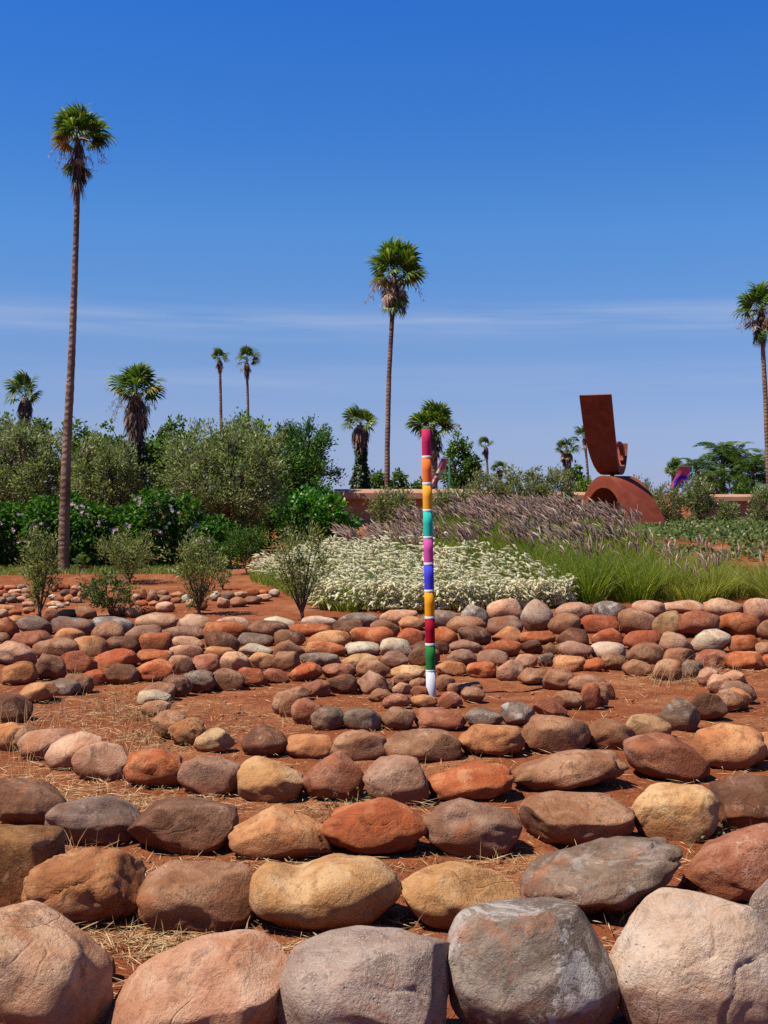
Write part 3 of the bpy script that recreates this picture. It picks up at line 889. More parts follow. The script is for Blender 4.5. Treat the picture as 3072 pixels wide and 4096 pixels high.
SPECIAL = {('n1', 0): 'cracked pinkish tan boulder at the bottom left corner of the picture',
           ('n1', 1): 'smooth long dusty pink boulder in the nearest row beside the cracked one',
           ('n1', 2): 'mauve-grey boulder with white speckles and a broken dark right side, nearest row',
           ('n1', 3): 'grey lichen-patched boulder in the nearest row with a dark broken corner',
           ('n1', 4): 'big pale pinkish faceted boulder near the bottom right corner',
           ('n1', 5): 'purplish speckled boulder peeping in at the right edge behind the pale one',
           ('n2', 0): 'squared ochre brown slab standing upright at the left edge',
           ('n2', 3): 'yellow kidney-shaped boulder with a dip in its top, second row',
           ('n2', 4): 'pale yellow oval boulder in the second row between kidney-shaped and dark ones',
           ('n2', 5): 'long dark lumpy boulder leaning up to the right, second row',
           ('n3', 4): 'bright rust orange boulder, the only vivid orange one in the third row',
           ('n3', 7): 'yellow ochre blocky boulder in the third row towards the right'}
used = set()
seed = 100
for row, lst in STONES.items():
    for i, (x, y, a, b, c, key, shape, tilt) in enumerate(lst):
        seed += 1
        sub = 5 if y < 6.3 else (4 if y < 11.5 else 3)
        if y < 4.4 or (a > 0.24 and y < 5): sub = 6 if row == 'n1' and a > 0.2 else 5
        a, b, c = a * 1.05, b * 1.04, c * 1.04
        me = boulder_mesh(a, b, c, shape, tilt, seed if (row, i) != ('n1', 0) else 4107, sub)
        o = link('boulder', me, STONE_MAT[key], None, (x, y, gz(x, y) + c * 0.84))
        o.rotation_euler = (0, 0, 0)
        big = 'boulder' if a > 0.12 else 'stone'
        lab = SPECIAL.get((row, i)) or '%s %s %s, %s from left in the %s' % (PAL[key][2], SHAPE[shape], big, ORD[i + 1], ROW[row])
        tag(o, lab, 'boulder', 'stones laid in rings around the pole' if row[0] != 'f' else 'stones of the far patch')
# small broken pieces among the nearest rows
for k, (x, y, a, c, key, lab) in enumerate([(-0.93, 3.98, 0.042, 0.045, 'br', 'small brown rock chip wedged behind the cracked corner boulder'),
                                           (0.86, 3.75, 0.03, 0.025, 'ro', 'little red rock chip between the grey and the pale nearest boulders')]):
    me = boulder_mesh(a, a * 0.8, c, 'f', 20, 900 + k, 4)
    tag(link('rock_chip', me, STONE_MAT[key], None, (x, y, c * 0.84)), lab, 'stone')

# ================================================================ striped pole
POLE_X, POLE_Y = 0.372, 9.45
pole = empty('striped_pole', (POLE_X, POLE_Y, -0.15), 'tall thin wooden pole painted in bright colour bands with white stripes', 'pole')
zs = [-0.15, 0.206, 0.216, 0.407, 0.425, 0.618, 0.635, 0.828, 0.846, 1.041, 1.059, 1.25, 1.265, 1.462, 1.478, 1.671, 1.689, 1.882, 1.899, 2.108]
cols = [('grey_band', (196, 196, 198)), ('white_stripe', (208, 206, 204)), ('green_band', (34, 108, 48)), ('white_stripe', (208, 206, 204)),
        ('dark_red_band', (150, 0, 34)), ('white_stripe', (208, 206, 204)), ('amber_band', (224, 146, 10)), ('white_stripe', (208, 206, 204)),
        ('blue_band', (62, 62, 196)), ('white_stripe', (208, 206, 204)), ('pink_band', (196, 76, 146)), ('white_stripe', (208, 206, 204)),
        ('turquoise_band', (38, 178, 154)), ('white_stripe', (208, 206, 204)), ('yellow_band', (226, 154, 40)), ('white_stripe', (208, 206, 204)),
        ('orange_band', (226, 110, 46)), ('white_stripe', (208, 206, 204)), ('crimson_band', (178, 34, 82))]
pm = {}
for i, (nm, cc) in enumerate(cols):
    z0, z1 = zs[i], zs[i + 1]
    if nm not in pm:
        MM = Mat('paint_' + nm)
        nz = MM.noise(MM.coord('Object'), 30, 5)
        sc_ = MM.ramp(MM.noise(MM.coord('Object'), 75, 3, 0.7), 0.70, 0.76)
        MM.base(MM.mix(MM.math('MULTIPLY', sc_, 0.35), MM.mix(MM.math('MULTIPLY', nz, 0.16), lin(*cc, 0.92), tuple(v * 0.5 for v in lin(*cc, 0.92)[:3]) + (1,)), lin(200, 160, 130)))
        MM.b.inputs['Roughness'].default_value = 0.75
        MM.b.inputs['Specular IOR Level'].default_value = 0.15
        MM.normal(MM.bump(MM.noise(MM.coord('Object'), 60, 4), 0.15, 0.004))
        pm[nm] = MM.m
    T = Tubes()
    def pt(z): return (-0.040 * z / 2.1, 0.0, z + 0.15)
    r0 = 0.0395 - 0.0028 * max(z0, 0) / 2.1; r1 = 0.0395 - 0.0028 * z1 / 2.1
    if nm == 'white_stripe': r0 += 0.0015; r1 += 0.0015
    T.add([pt(z0), pt((z0 + z1) / 2), pt(z1)], [r0, (r0 + r1) / 2, r1], 32, cap=True)
    link(nm, T.mesh(nm), pm[nm], pole)

# ================================================================ garden walls
M = Mat('terracotta_plaster')
pc = M.coord('Object')
col = M.mix(M.ramp(M.noise(pc, 1.4, 5, 0.6), 0.35, 0.7), lin(186, 138, 108), lin(202, 158, 126))
col = M.mix(M.math('MULTIPLY', M.ramp(M.noise(pc, 9, 6, 0.7), 0.55, 0.8), 0.4), col, lin(150, 98, 78))
M.base(col); M.normal(M.bump(M.noise(pc, 60, 5), 0.3, 0.01))
PLASTER = M.m
def box_bm(bm, x0, x1, y0, y1, z0, z1, slope=0.0):
    vs = [bm.verts.new(p) for p in ((x0, y0, z0), (x1, y0, z0), (x1, y1, z0), (x0, y1, z0), (x0, y0, z1), (x1, y0, z1), (x1, y1, z1 + slope), (x0, y1, z1 + slope))]
    for f in ((0, 3, 2, 1), (4, 5, 6, 7), (0, 1, 5, 4), (1, 2, 6, 5), (2, 3, 7, 6), (3, 0, 4, 7)): bm.faces.new([vs[k] for k in f])
def bm_obj(name, bm, mat, parent=None, bev=0.0):
    if bev: bmesh.ops.bevel(bm, geom=list(bm.edges), offset=bev, segments=2, affect='EDGES', clamp_overlap=True)
    bmesh.ops.recalc_face_normals(bm, faces=bm.faces)
    me = bpy.data.meshes.new(name); bm.to_mesh(me); bm.free()
    return link(name, me, mat, parent)
def garden_wall(x0, x1, y, ztop, fascia, slope, yaw, label):
    w = empty('garden_wall', ((x0 + x1) / 2, y, 0.2), label, 'wall', 'terracotta garden walls')
    w.rotation_euler.z = math.radians(yaw)
    h = (x1 - x0) / 2
    bm = bmesh.new(); box_bm(bm, -h + 0.25, h - 0.25, 0.42, 0.75, -0.6, ztop - fascia - 0.2); bm_obj('wall_body', bm, PLASTER, w)
    bm = bmesh.new(); box_bm(bm, -h, h, 0.0, 0.9, ztop - fascia - 0.2 + 0.003, ztop - 0.2, slope); bm_obj('coping', bm, PLASTER, w, 0.012)
    return w
garden_wall(-1.9, 4.6, 45.0, 1.63, 0.225, 0.15, 0, 'terracotta wall with a broad coping behind the striped pole')
garden_wall(5.6, 10.0, 47.0, 1.55, 0.2, 0.12, 0, 'stretch of terracotta wall seen behind the rusty arch')
garden_wall(12.5, 16.5, 47.5, 1.48, 0.18, 0.10, -3, 'terracotta wall with a broad coping at the far right')

# ================================================================ rusty steel sculpture
M = Mat('rusted_steel')
sc_ = M.coord('Object')
a_ = M.noise(sc_, 2.2, 6, 0.65, 0.5); b_ = M.noise(sc_, 26, 6, 0.7)
mp = M.node('ShaderNodeMapping'); mp.inputs['Scale'].default_value = (9, 9, 0.7); M.l.new(sc_, mp.inputs['Vector'])
st_ = M.noise(mp.outputs[0], 1.0, 5, 0.6)
col = M.mix(M.ramp(a_, 0.35, 0.68), lin(134, 56, 30), lin(158, 76, 46))
col = M.mix(M.math('MULTIPLY', M.ramp(b_, 0.52, 0.75), 0.5), col, lin(98, 42, 27))
col = M.mix(M.math('MULTIPLY', M.ramp(st_, 0.5, 0.75), 0.35), col, lin(108, 48, 32))
M.base(col); M.b.inputs['Roughness'].default_value = 0.72; M.b.inputs['Specular IOR Level'].default_value = 0.3
M.normal(M.bump(b_, 0.2, 0.01))
RUST = M.m
SX, SY = 6.94, 38.0
SZ = gz(SX, SY)
sculpt = empty('steel_sculpture', (SX, SY, SZ), 'rusty steel sculpture of a curved blade balanced on a low arch', 'sculpture')
def strip_mesh(name, outer, inner):
    """outer, inner: lists of (front point, back point); closed band of rectangular section"""
    n = len(outer)
    v = []
    for (of, ob), (nf, nb) in zip(outer, inner): v += [of, ob, nb, nf]
    f = []
    for i in range(n - 1):
        for k in range(4):
            f.append((4 * i + k, 4 * i + (k + 1) % 4, 4 * i + 4 + (k + 1) % 4, 4 * i + 4 + k))
    f += [(0, 3, 2, 1), (4 * n - 4, 4 * n - 3, 4 * n - 2, 4 * n - 1)]
    bm = bmesh.new()
    vs = [bm.verts.new(p) for p in v]
    for t in f: bm.faces.new([vs[k] for k in t])
    return bm
th = math.radians(61)
ux, uy = math.cos(th), -math.sin(th)
ax_, ay_ = math.sin(th), math.cos(th)
outer, inner = [], []
for k in range(49):
    q = -1 + 2 * k / 48
    q = math.copysign(abs(q) ** 0.85, q)
    wd = 0.98 + 0.40 * abs(q) ** 1.6
    for S_, H_, L_ in ((1.45, 1.62, outer), (1.20, 1.24, inner)):
        s_, z_ = S_ * q, H_ * (1 - abs(q) ** 2.25) - (0.08 if k in (0, 48) else 0)
        pf = (s_ * ux, s_ * uy, z_)
        L_.append((pf, (pf[0] + ax_ * wd, pf[1] + ay_ * wd, z_)))
bm_obj('arch', strip_mesh('arch', outer, inner), RUST, sculpt)
# the blade: long leg rising towards the camera side, short leg behind
u2 = (0.366, 0.9306); a2 = (0.9306, -0.366)
CXb, CYb, CZb = 7.53 - SX, 38.3 - SY, 1.655
prof = [(-0.90, 2.45, .05, 1.0), (-0.805, 2.15, .055, .995), (-0.695, 1.80, .065, .985), (-0.59, 1.45, .08, .97), (-0.49, 1.12, .10, .94), (-0.39, 0.80, .13, .90),
        (-0.32, 0.52, .17, .84), (-0.22, 0.28, .22, .77), (-0.12, 0.10, .26, .69), (-0.02, 0.015, .28, .62), (0.14, 0.0, .28, .58), (0.34, 0.015, .27, .55),
        (0.50, 0.09, .22, .52), (0.64, 0.22, .17, .5), (0.74, 0.40, .12, .48), (0.81, 0.62, .08, .47), (0.86, 0.85, .06, .46), (0.88, 1.05, .05, .46)]
outer, inner = [], []
prof = [(s_ * 1.6, z_, t_, w_) for s_, z_, t_, w_ in prof]
for i, (s_, z_, t_, w_) in enumerate(prof):
    a0 = prof[max(i - 1, 0)]; b0 = prof[min(i + 1, len(prof) - 1)]
    ds, dz = b0[0] - a0[0], b0[1] - a0[1]; L_ = math.hypot(ds, dz)
    ns, nz_ = -dz / L_, ds / L_            # normal towards the inside of the bend
    for (ss, zz), lst_ in (((s_, z_), outer), ((s_ + ns * t_, z_ + nz_ * t_), inner)):
        pf = (CXb + ss * u2[0], CYb + ss * u2[1], CZb + zz)
        lst_.append((pf, (pf[0] - a2[0] * w_, pf[1] - a2[1] * w_, pf[2])))
bm_obj('blade', strip_mesh('blade', outer, inner), RUST, sculpt)
outer, inner = [], []
for k in range(33):
    ph = 2 * math.pi * k / 32 * 0.82 - 0.6
    for (rs, rz), lst_ in (((0.55, 0.42), outer), ((0.36, 0.31), inner)):
        ss, zz = 0.32 + 1.6 * rs * math.cos(ph), 0.66 + rz * math.sin(ph)
        pf = (CXb + ss * u2[0] - a2[0] * 0.05, CYb + ss * u2[1] - a2[1] * 0.05, CZb + zz)
        lst_.append((pf, (pf[0] - a2[0] * 0.12, pf[1] - a2[1] * 0.12, pf[2])))
bm_obj('inner_ring', strip_mesh('inner_ring', outer, inner), RUST, sculpt)
T = Tubes(); T.add([(CXb - 0.22, CYb + 0.12, 1.58), (CXb - 0.22, CYb + 0.12, 1.69)], [0.07, 0.07], 16)
link('pivot', T.mesh('pivot'), plain_mat('dark_steel', lin(50, 38, 34)), sculpt)

# ================================================================ cloth banners on green poles
def banner(name, x, y, zt, zb, w, dxb, dyb, colors, label, seed):
    b = empty(name, (x, y, 0), label, 'banner', 'banners among the far palms')
    T = Tubes(); T.add([(0, 0, 0), (0, 0, zt + 0.04)], [0.03, 0.03], 8, cap=True)
    link('flagpole', T.mesh('flagpole'), plain_mat('green_pole_' + name, lin(30, 110, 90)), b)
    T = Tubes(); T.add([(-w - 0.02, 0, zt), (0, 0, zt)], [0.014, 0.014], 6)
    link('crossbar', T.mesh('crossbar'), plain_mat('green_bar_' + name, lin(150, 120, 110)), b)
    nu, nv = 14, 22
    vs, fs = [], []
    for j in range(nv + 1):
        t = j / nv
        for i in range(nu + 1):
            u = i / nu
            xx = -w * (1 - u) + dxb * t ** 1.15
            yy = 0.06 * math.sin(u * 9 + seed) * t + dyb * t
            vs.append((xx, yy, zt - 0.015 - (zt - zb) * t + 0.03 * math.sin(u * 6 + seed) * t))
    for j in range(nv):
        for i in range(nu):
            k = j * (nu + 1) + i
            fs.append((k, k + 1, k + nu + 2, k + nu + 1))
    me = bpy.data.meshes.new('cloth'); me.from_pydata(vs, [], fs)
    for p in me.polygons: p.use_smooth = True
    MM = Mat('cloth_' + name)
    oc = MM.coord('Object')
    c0, c1, c2_, sc1 = colors
    if name == 'pink_banner':
        sep = MM.node('ShaderNodeSeparateXYZ'); MM.l.new(oc, sep.inputs[0])
        dx_ = MM.math('ADD', sep.outputs[0], 0.42); dz_ = MM.math('SUBTRACT', sep.outputs[2], zb + 0.12)
        d = MM.math('SQRT', MM.math('ADD', MM.math('MULTIPLY', dx_, dx_), MM.math('MULTIPLY', MM.math('MULTIPLY', dz_, dz_), 0.8)))
        cc = MM.mix(MM.math('MULTIPLY', MM.ramp(d, 0.24, 0.26), MM.ramp(d, 0.42, 0.40)), c0, c1)
        cc = MM.mix(MM.ramp(d, 0.15, 0.13), cc, c2_)
        cc = MM.mix(MM.ramp(sep.outputs[0], -0.16, -0.14), cc, lin(120, 130, 205))
    else:
        v = MM.node('ShaderNodeTexVoronoi'); v.inputs['Scale'].default_value = sc1; MM.l.new(oc, v.inputs['Vector'])
        vb = MM.node('ShaderNodeSeparateColor'); MM.l.new(v.outputs['Color'], vb.inputs[0])
        cc = MM.mix(MM.ramp(vb.outputs[0], 0.30, 0.36), c0, c1)
        cc = MM.mix(MM.ramp(vb.outputs[1], 0.60, 0.66), cc, c2_)
        cc = MM.mix(MM.ramp(vb.outputs[2], 0.82, 0.86), cc, lin(60, 50, 60))
    MM.base(cc)
    link('cloth', me, MM.m, b)
banner('patterned_banner', 2.72, 50.0, 3.07, 1.80, 0.34, -0.62, 0.25, (lin(214, 196, 176), lin(206, 110, 120), lin(226, 214, 170), 7.0), 'white banner with small pink and yellow pattern beside the striped pole', 1.0)
banner('pink_banner', 13.89, 54.0, 2.83, 1.86, 0.60, -0.40, 0.2, (lin(216, 92, 128), lin(84, 40, 196), lin(40, 110, 216), 1.0), 'pink banner with a blue and violet curve by the feather palms', 2.0)
# ================================================================ shrubs and trees
OLIVE = leaf_mat('olive_leaves', lin(98, 112, 60), lin(146, 154, 100), lin(200, 202, 160), 0.4)
OLIVE_Y = leaf_mat('young_olive_leaves', lin(104, 118, 56), lin(148, 152, 90), lin(190, 190, 132), 0.42)
BUSHG = leaf_mat('green_olive_leaves', lin(62, 90, 34), lin(96, 122, 54), lin(140, 150, 92), 0.3)
BROAD = leaf_mat('broad_leaves', lin(52, 90, 20), lin(98, 132, 34), lin(146, 166, 60), 0.38)
BROADB = leaf_mat('bright_broad_leaves', lin(70, 108, 20), lin(118, 148, 36), lin(164, 178, 70), 0.4)
BROADD = leaf_mat('dark_broad_leaves', lin(42, 78, 16), lin(86, 122, 30), lin(128, 156, 54), 0.35)
GLOSSY = leaf_mat('glossy_creeper_leaves', lin(44, 100, 10), lin(78, 140, 20), lin(120, 168, 40), 0.35, 0.4, 0.5)
BLUEG = leaf_mat('blue_green_needles', lin(46, 90, 36), lin(86, 124, 60), lin(122, 150, 84), 0.3)
WSHR = leaf_mat('grey_shrub_leaves', lin(100, 110, 64), lin(146, 150, 98), lin(200, 198, 156), 0.35)
HEDGE = leaf_mat('hedge_leaves', lin(38, 82, 12), lin(78, 124, 24), lin(120, 154, 52), 0.35)
IVY = leaf_mat('ivy_leaves', lin(30, 56, 20), lin(62, 88, 36), lin(126, 132, 78), 0.2)
M = Mat('bark')
bc = M.coord('Object')
mp = M.node('ShaderNodeMapping'); mp.inputs['Scale'].default_value = (30, 30, 6); M.l.new(bc, mp.inputs['Vector'])
bn = M.noise(mp.outputs[0], 1, 5, 0.65)
M.base(M.mix(bn, lin(76, 60, 48), lin(132, 112, 92))); M.normal(M.bump(bn, 0.6, 0.02))
BARK = M.m

KIND = {  # leaf material, length, half width, cover, limbs, clumps, clump size, category
    'sap': (OLIVE_Y, .060, .0085, 2.5, 9, 110, .14, 'olive sapling', .20),
    'bush': (BUSHG, .050, .0095, 4.2, 12, 120, .10, 'olive sapling', .1),
    'thin': (OLIVE_Y, .05, .007, 1.6, 5, 30, .10, 'olive sapling', .2),
    'dark': (BROADD, .06, .012, 4.5, 8, 90, .12, 'shrub', .25),
    'vase': (OLIVE_Y, .060, .0080, 2.1, 12, 130, .13, 'olive sapling', .15),
    'olive': (OLIVE, .115, .019, 7.5, 9, 260, .11, 'olive tree', .3),
    'leaf': (BROAD, .14, .045, 9.0, 5, 70, .15, 'tree', .3),
    'leafb': (BROADB, .13, .042, 7.0, 6, 80, .13, 'tree', .3),
    'leafd': (BROADD, .12, .036, 8.0, 6, 80, .14, 'tree', .3),
    'leafg': (GLOSSY, .13, .045, 9.0, 8, 90, .15, 'creeper', .1),
    'pine': (BLUEG, .12, .028, 9.0, 8, 60, .13, 'tree', .3),
    'wsh': (WSHR, .11, .018, 6.0, 9, 120, .13, 'shrub', .15),
    'clip': (BROADD, .10, .03, 9.0, 5, 90, .10, 'hedge', .1)}

def bez(p0, p1, p2, n):
    t = np.linspace(0, 1, n)[:, None]
    return (1 - t) ** 2 * p0 + 2 * t * (1 - t) * p1 + t * t * p2

def make_crown(rng, cen, rad, nclump, clump, upright, shell=0.55, flat=None):
    d = unit(rng.normal(size=(nclump, 3)))
    r = rng.uniform(shell ** 2, 1, nclump) ** 0.5 * (1 + 0.40 * perlin(d * 1.6 + rng.uniform(-20, 20, 3), 21) + 0.10 * perlin(d * 4 + 3, 22))
    return cen + d * rad * (r * 0.97)[:, None], d

def make_plant(name, kind, bx, by, bz, x0, x1, z0, z1, label, seed):
    mat, L, W, cover, nl, ncl, csz, cat, low = KIND[kind]
    rng = np.random.default_rng(seed)
    bz = gz(bx, by)
    cx, cz = (x0 + x1) / 2, (z0 + z1) / 2
    rx, rz = (x1 - x0) / 2, (z1 - z0) / 2
    ry = rx * (0.8 if rx < 2 else 0.6)
    root = empty(name, (bx, by, bz), label, cat, {'olive sapling': 'young olives planted by the stones', 'shrub': 'grey-green shrubs near the walls', 'tree': 'broadleaf trees at the back', 'olive tree': 'olive trees at the back'}.get(cat))
    o = np.array([bx, by, bz])
    cen = np.array([cx, by, cz]) - o
    rad = np.array([rx, ry, rz])
    tg, dd = make_crown(rng, cen, rad, ncl, csz, 0)
    if kind in ('vase', 'sap', 'thin'):   # narrow towards the foot
        k = np.clip((tg[:, 2] - (cen[2] - rz)) / (2 * rz), 0, 1)
        tg[:, :2] = cen[:2] * k[:, None] + (tg[:, :2] - cen[:2]) * (0.50 + 0.55 * k)[:, None] + 0
    H = z1 - bz
    T = Tubes()
    multi = kind in ('sap', 'vase', 'thin', 'bush', 'wsh', 'dark', 'clip', 'leafg')
    limbs = []
    r0 = max(0.012, (0.016 if multi else 0.028) * H)
    if not multi:
        hh = low * H
        st = np.array([0, 0, 0.0]); en = np.array([cen[0] * 0.3, 0, hh])
        T.add(bez(np.array([0, 0, -0.1]), np.array([0.05 * H, 0, hh * 0.5]), en, 6), np.linspace(r0 * 1.5, r0, 6), 8)
    else:
        en = np.array([0, 0, 0.02])
        T.add(np.array([[0, 0, -0.08], [0.004, 0, 0.03], [0.0, 0.005, 0.08 * H + 0.03]]), [r0 * 1.5, r0 * 1.3, r0 * 1.0], 7)
        en = np.array([0, 0, 0.06 * H])
    for k in range(nl):
        a = 2 * math.pi * (k + rng.uniform(-.3, .3)) / nl
        e = cen + rad * np.array([math.cos(a) * 0.62, math.sin(a) * 0.62, rng.uniform(0.0, 0.75)])
        mid = en + (e - en) * 0.5 + np.array([0, 0, 0.10 * H]) * rng.uniform(-.6, .8) + rng.normal(size=3) * 0.03 * H * np.array([1, 1, .3])
        pts = bez(en, mid, e, 9)
        limbs.append(pts)
        T.add(pts, np.linspace(r0 * (0.62 if multi else 0.8), r0 * 0.18, 9), 5)
    LP = np.stack(limbs)                        # limbs x 9 x 3
    flat = LP[:, 2:].reshape(-1, 3)
    pos, dirs = [], []
    nle = int(np.clip(cover * math.pi * rx * rz / (L * W * 1.2), 700, 26000))
    per = max(6, nle // len(tg))
    cs = csz * (rx + rz) / 2 * 1.25
    for p in tg:
        j = np.argmin(((flat - p) ** 2).sum(1) + (flat[:, 2] > p[2]) * 0.3 * H)
        s = flat[j]
        pts = bez(s, (s + p) / 2 + np.array([0, 0, 0.04 * H]) + rng.normal(size=3) * 0.02 * H, p, 5)
        T.add(pts, np.linspace(r0 * 0.20, r0 * 0.05, 5), 4)
        tdir = unit(p - s)
        n1_ = int(per * 0.7); n2_ = per - n1_
        g = p + rng.normal(size=(n1_, 3)) * cs * np.array([0.55, 0.55, 0.6])
        pos.append(g); dirs.append(unit(g - p) * 0.5 + tdir * 0.5 + np.array([0, 0, 0.35 if kind not in ('leafg', 'leaf', 'leafb', 'leafd') else -0.1]))
        t = rng.uniform(0.35, 1, n2_)
        k0 = np.clip((t * 4).astype(int), 0, 3); fr = (t * 4 - k0)[:, None]
        q_ = pts[k0] * (1 - fr) + pts[k0 + 1] * fr + rng.normal(size=(n2_, 3)) * cs * 0.3
        pos.append(q_); dirs.append(np.tile(tdir, (n2_, 1)) + np.array([0, 0, 0.2]))
    if kind in ('olive', 'wsh', 'vase', 'sap', 'pine'):   # wispy shoots that break the outline
        m = int(len(tg) * 0.35)
        for p, d in zip(tg[:m], dd[:m]):
            tip = p + (d * np.array([.4, .4, .4]) + np.array([0, 0, 0.6])) * rng.uniform(0.10, 0.24) * (rx + rz)
            if tip[2] > cen[2] + rz * 1.06: tip[2] = cen[2] + rz * rng.uniform(.95, 1.06)
            T.add(np.stack([p, (p + tip) / 2, tip]), [r0 * .06, r0 * .05, r0 * .03], 3)
            k_ = max(5, per // 5)
            t = rng.uniform(0, 1, (k_, 1))
            pos.append(p + (tip - p) * t + rng.normal(size=(k_, 3)) * 0.015 * (rx + rz)); dirs.append(np.tile(unit(tip - p), (k_, 1)))
    pos = np.concatenate(pos); dirs = np.concatenate(dirs)
    dirs = unit(dirs) + rng.normal(size=dirs.shape) * 0.45
    nr = rng.normal(size=dirs.shape) + np.array([0, 0, 0.9])
    keep = pos[:, 2] > 0.03
    pos, dirs, nr = pos[keep], dirs[keep], nr[keep]
    sz = rng.uniform(0.65, 1.25, len(pos))
    link('trunk' if not multi else 'stems', T.mesh('stems'), BARK, root)
    link('crown', leaves_mesh('crown', pos, dirs, nr, L * sz, W * sz), mat, root)
    if kind == 'sap' and seed % 7 == 3:
        S = Tubes(); S.add([(-0.22, 0.1, -0.1), (-0.21, 0.1, 0.75)], [0.010, 0.009], 6)
        link('stake', S.mesh('stake'), BARK, root)
    return root

NAMES = {'sap': 'olive_sapling', 'bush': 'olive_sapling', 'thin': 'olive_sapling', 'vase': 'olive_sapling', 'dark': 'shrub', 'olive': 'olive_tree', 'leaf': 'broadleaf_tree',
         'leafb': 'broadleaf_tree', 'leafd': 'broadleaf_tree', 'leafg': 'wall_creeper', 'pine': 'evergreen_tree', 'wsh': 'grey_shrub', 'clip': 'clipped_hedge'}
for i, (kind, bx, by, bz, x0, x1, z0, z1, lab) in enumerate(PLANTS):
    make_plant(NAMES[kind], kind, bx, by, bz, x0, x1, z0, z1, lab, 300 + i)

# flowering hedge
rng = np.random.default_rng(77)
hedge = empty('flowering_hedge', (-6.5, 26.2, 0), 'long dark green hedge dotted with pale pink flowers behind the slender palm', 'hedge')
pos, dirs = [], []
lobes = []
for k in range(15):
    xx = -9.6 + k * 0.43 + rng.uniform(-.1, .1)
    zt = 1.40 + 0.16 * math.sin(k * 1.3) + rng.uniform(-.08, .08) - (0.25 if k > 12 else 0)
    lobes.append((np.array([xx + 6.5, rng.uniform(-.2, .35), zt * 0.52]), np.array([0.50, 0.75, zt * 0.55])))
for c_, r_ in lobes:
    n = 2100
    d = unit(rng.normal(size=(n, 3))); d[:, 1] = np.where(rng.random(n) < 0.7, -np.abs(d[:, 1]), d[:, 1])
    rr = rng.uniform(0.62, 1, n) ** 0.5 * (1 + 0.22 * perlin(d * 2.6 + c_ * 3, 31) + 0.12 * perlin(d * 6 + c_, 32))
    p = c_ + d * r_ * rr[:, None]
    pos.append(p); dirs.append(d * 0.5 + np.array([0, -0.1, -0.25]))
pos = np.concatenate(pos); dirs = np.concatenate(dirs); k = pos[:, 2] > 0.02
pos, dirs = pos[k], dirs[k] + rng.normal(size=(k.sum(), 3)) * 0.5
sz = rng.uniform(.7, 1.3, len(pos))
link('foliage', leaves_mesh('foliage', pos, dirs, rng.normal(size=pos.shape) + np.array([0, -.3, .8]), .105 * sz, .032 * sz), HEDGE, hedge)
T = Tubes()
for c_, r_ in lobes:
    for k in range(4):
        T.add([(c_[0] + rng.uniform(-.2, .2), rng.uniform(-.2, .3), -0.05), (c_[0] + rng.uniform(-.2, .2), 0, .4), (c_[0] + rng.uniform(-.3, .3), -0.1, 1.0)], [.018, .014, .006], 5)
link('stems', T.mesh('stems'), BARK, hedge)
fp, fd, fn = [], [], []
for k in range(62):
    c_, r_ = lobes[rng.integers(len(lobes))]
    d = unit(np.array([rng.normal() * .8, -1.0, rng.uniform(-.3, 1.1)]))
    p0 = c_ + d * r_ * 1.06
    if p0[2] < 0.2: continue
    for m in range(rng.integers(2, 7)):
        p = p0 + rng.normal(size=3) * np.array([.06, .03, .045])
        for a in range(5):
            an = 2 * math.pi * a / 5 + m
            fp.append(p); fd.append(np.array([math.cos(an), -0.35, math.sin(an)])); fn.append(np.array([0, -1.0, 0.3]))
PINK = leaf_mat('pink_petals', lin(240, 200, 208), lin(250, 226, 228), None, 0.4, 0.6, 0.2, (1.05, 1.0, 1.0, 1))
link('blossoms', leaves_mesh('blossoms', np.array(fp), np.array(fd), np.array(fn), 0.042, 0.017), PINK, hedge)

# ================================================================ palms
PALMLEAF = leaf_mat('palm_fan_leaves', lin(52, 86, 24), lin(102, 126, 42), lin(164, 168, 84), 0.35, 0.45, 0.4)
PALMDEAD = leaf_mat('dry_palm_leaves', lin(150, 114, 82), lin(192, 156, 122), lin(220, 190, 158), 0.2)
PALMYEL = leaf_mat('yellowing_palm_leaves', lin(120, 116, 40), lin(164, 148, 66), None, 0.3)
SKIRT = leaf_mat('palm_skirt', lin(74, 52, 38), lin(120, 88, 64), lin(150, 116, 84), 0.05)
FEATHER = leaf_mat('feather_palm_leaves', lin(48, 82, 28), lin(90, 118, 42), lin(128, 146, 70), 0.3, 0.45, 0.4)
M = Mat('palm_trunk_bark')
pc = M.coord('Object')
sep = M.node('ShaderNodeSeparateXYZ'); M.l.new(pc, sep.inputs[0])
rg = M.math('SINE', M.math('ADD', M.math('MULTIPLY', sep.outputs[2], 46.0), M.math('MULTIPLY', M.noise(pc, 3.0, 4), 16.0)))
nb = M.noise(pc, 14, 6, 0.7)
col = M.mix(M.ramp(M.noise(pc, 0.9, 4, 0.6), 0.35, 0.65), lin(116, 86, 68), lin(166, 136, 114))
col = M.mix(M.math('MULTIPLY', M.math('MULTIPLY', M.ramp(rg, -0.2, 0.9), M.ramp(M.noise(pc, 5.0, 3), .4, .6)), 0.30), col, lin(84, 60, 48))
col = M.mix(M.math('MULTIPLY', M.ramp(nb, 0.55, 0.75), 0.5), col, lin(170, 142, 120))
M.base(col); M.normal(M.bump(M.math('ADD', M.math('MULTIPLY', rg, 0.25), nb), 0.8, 0.03))
PTRUNK = M.m

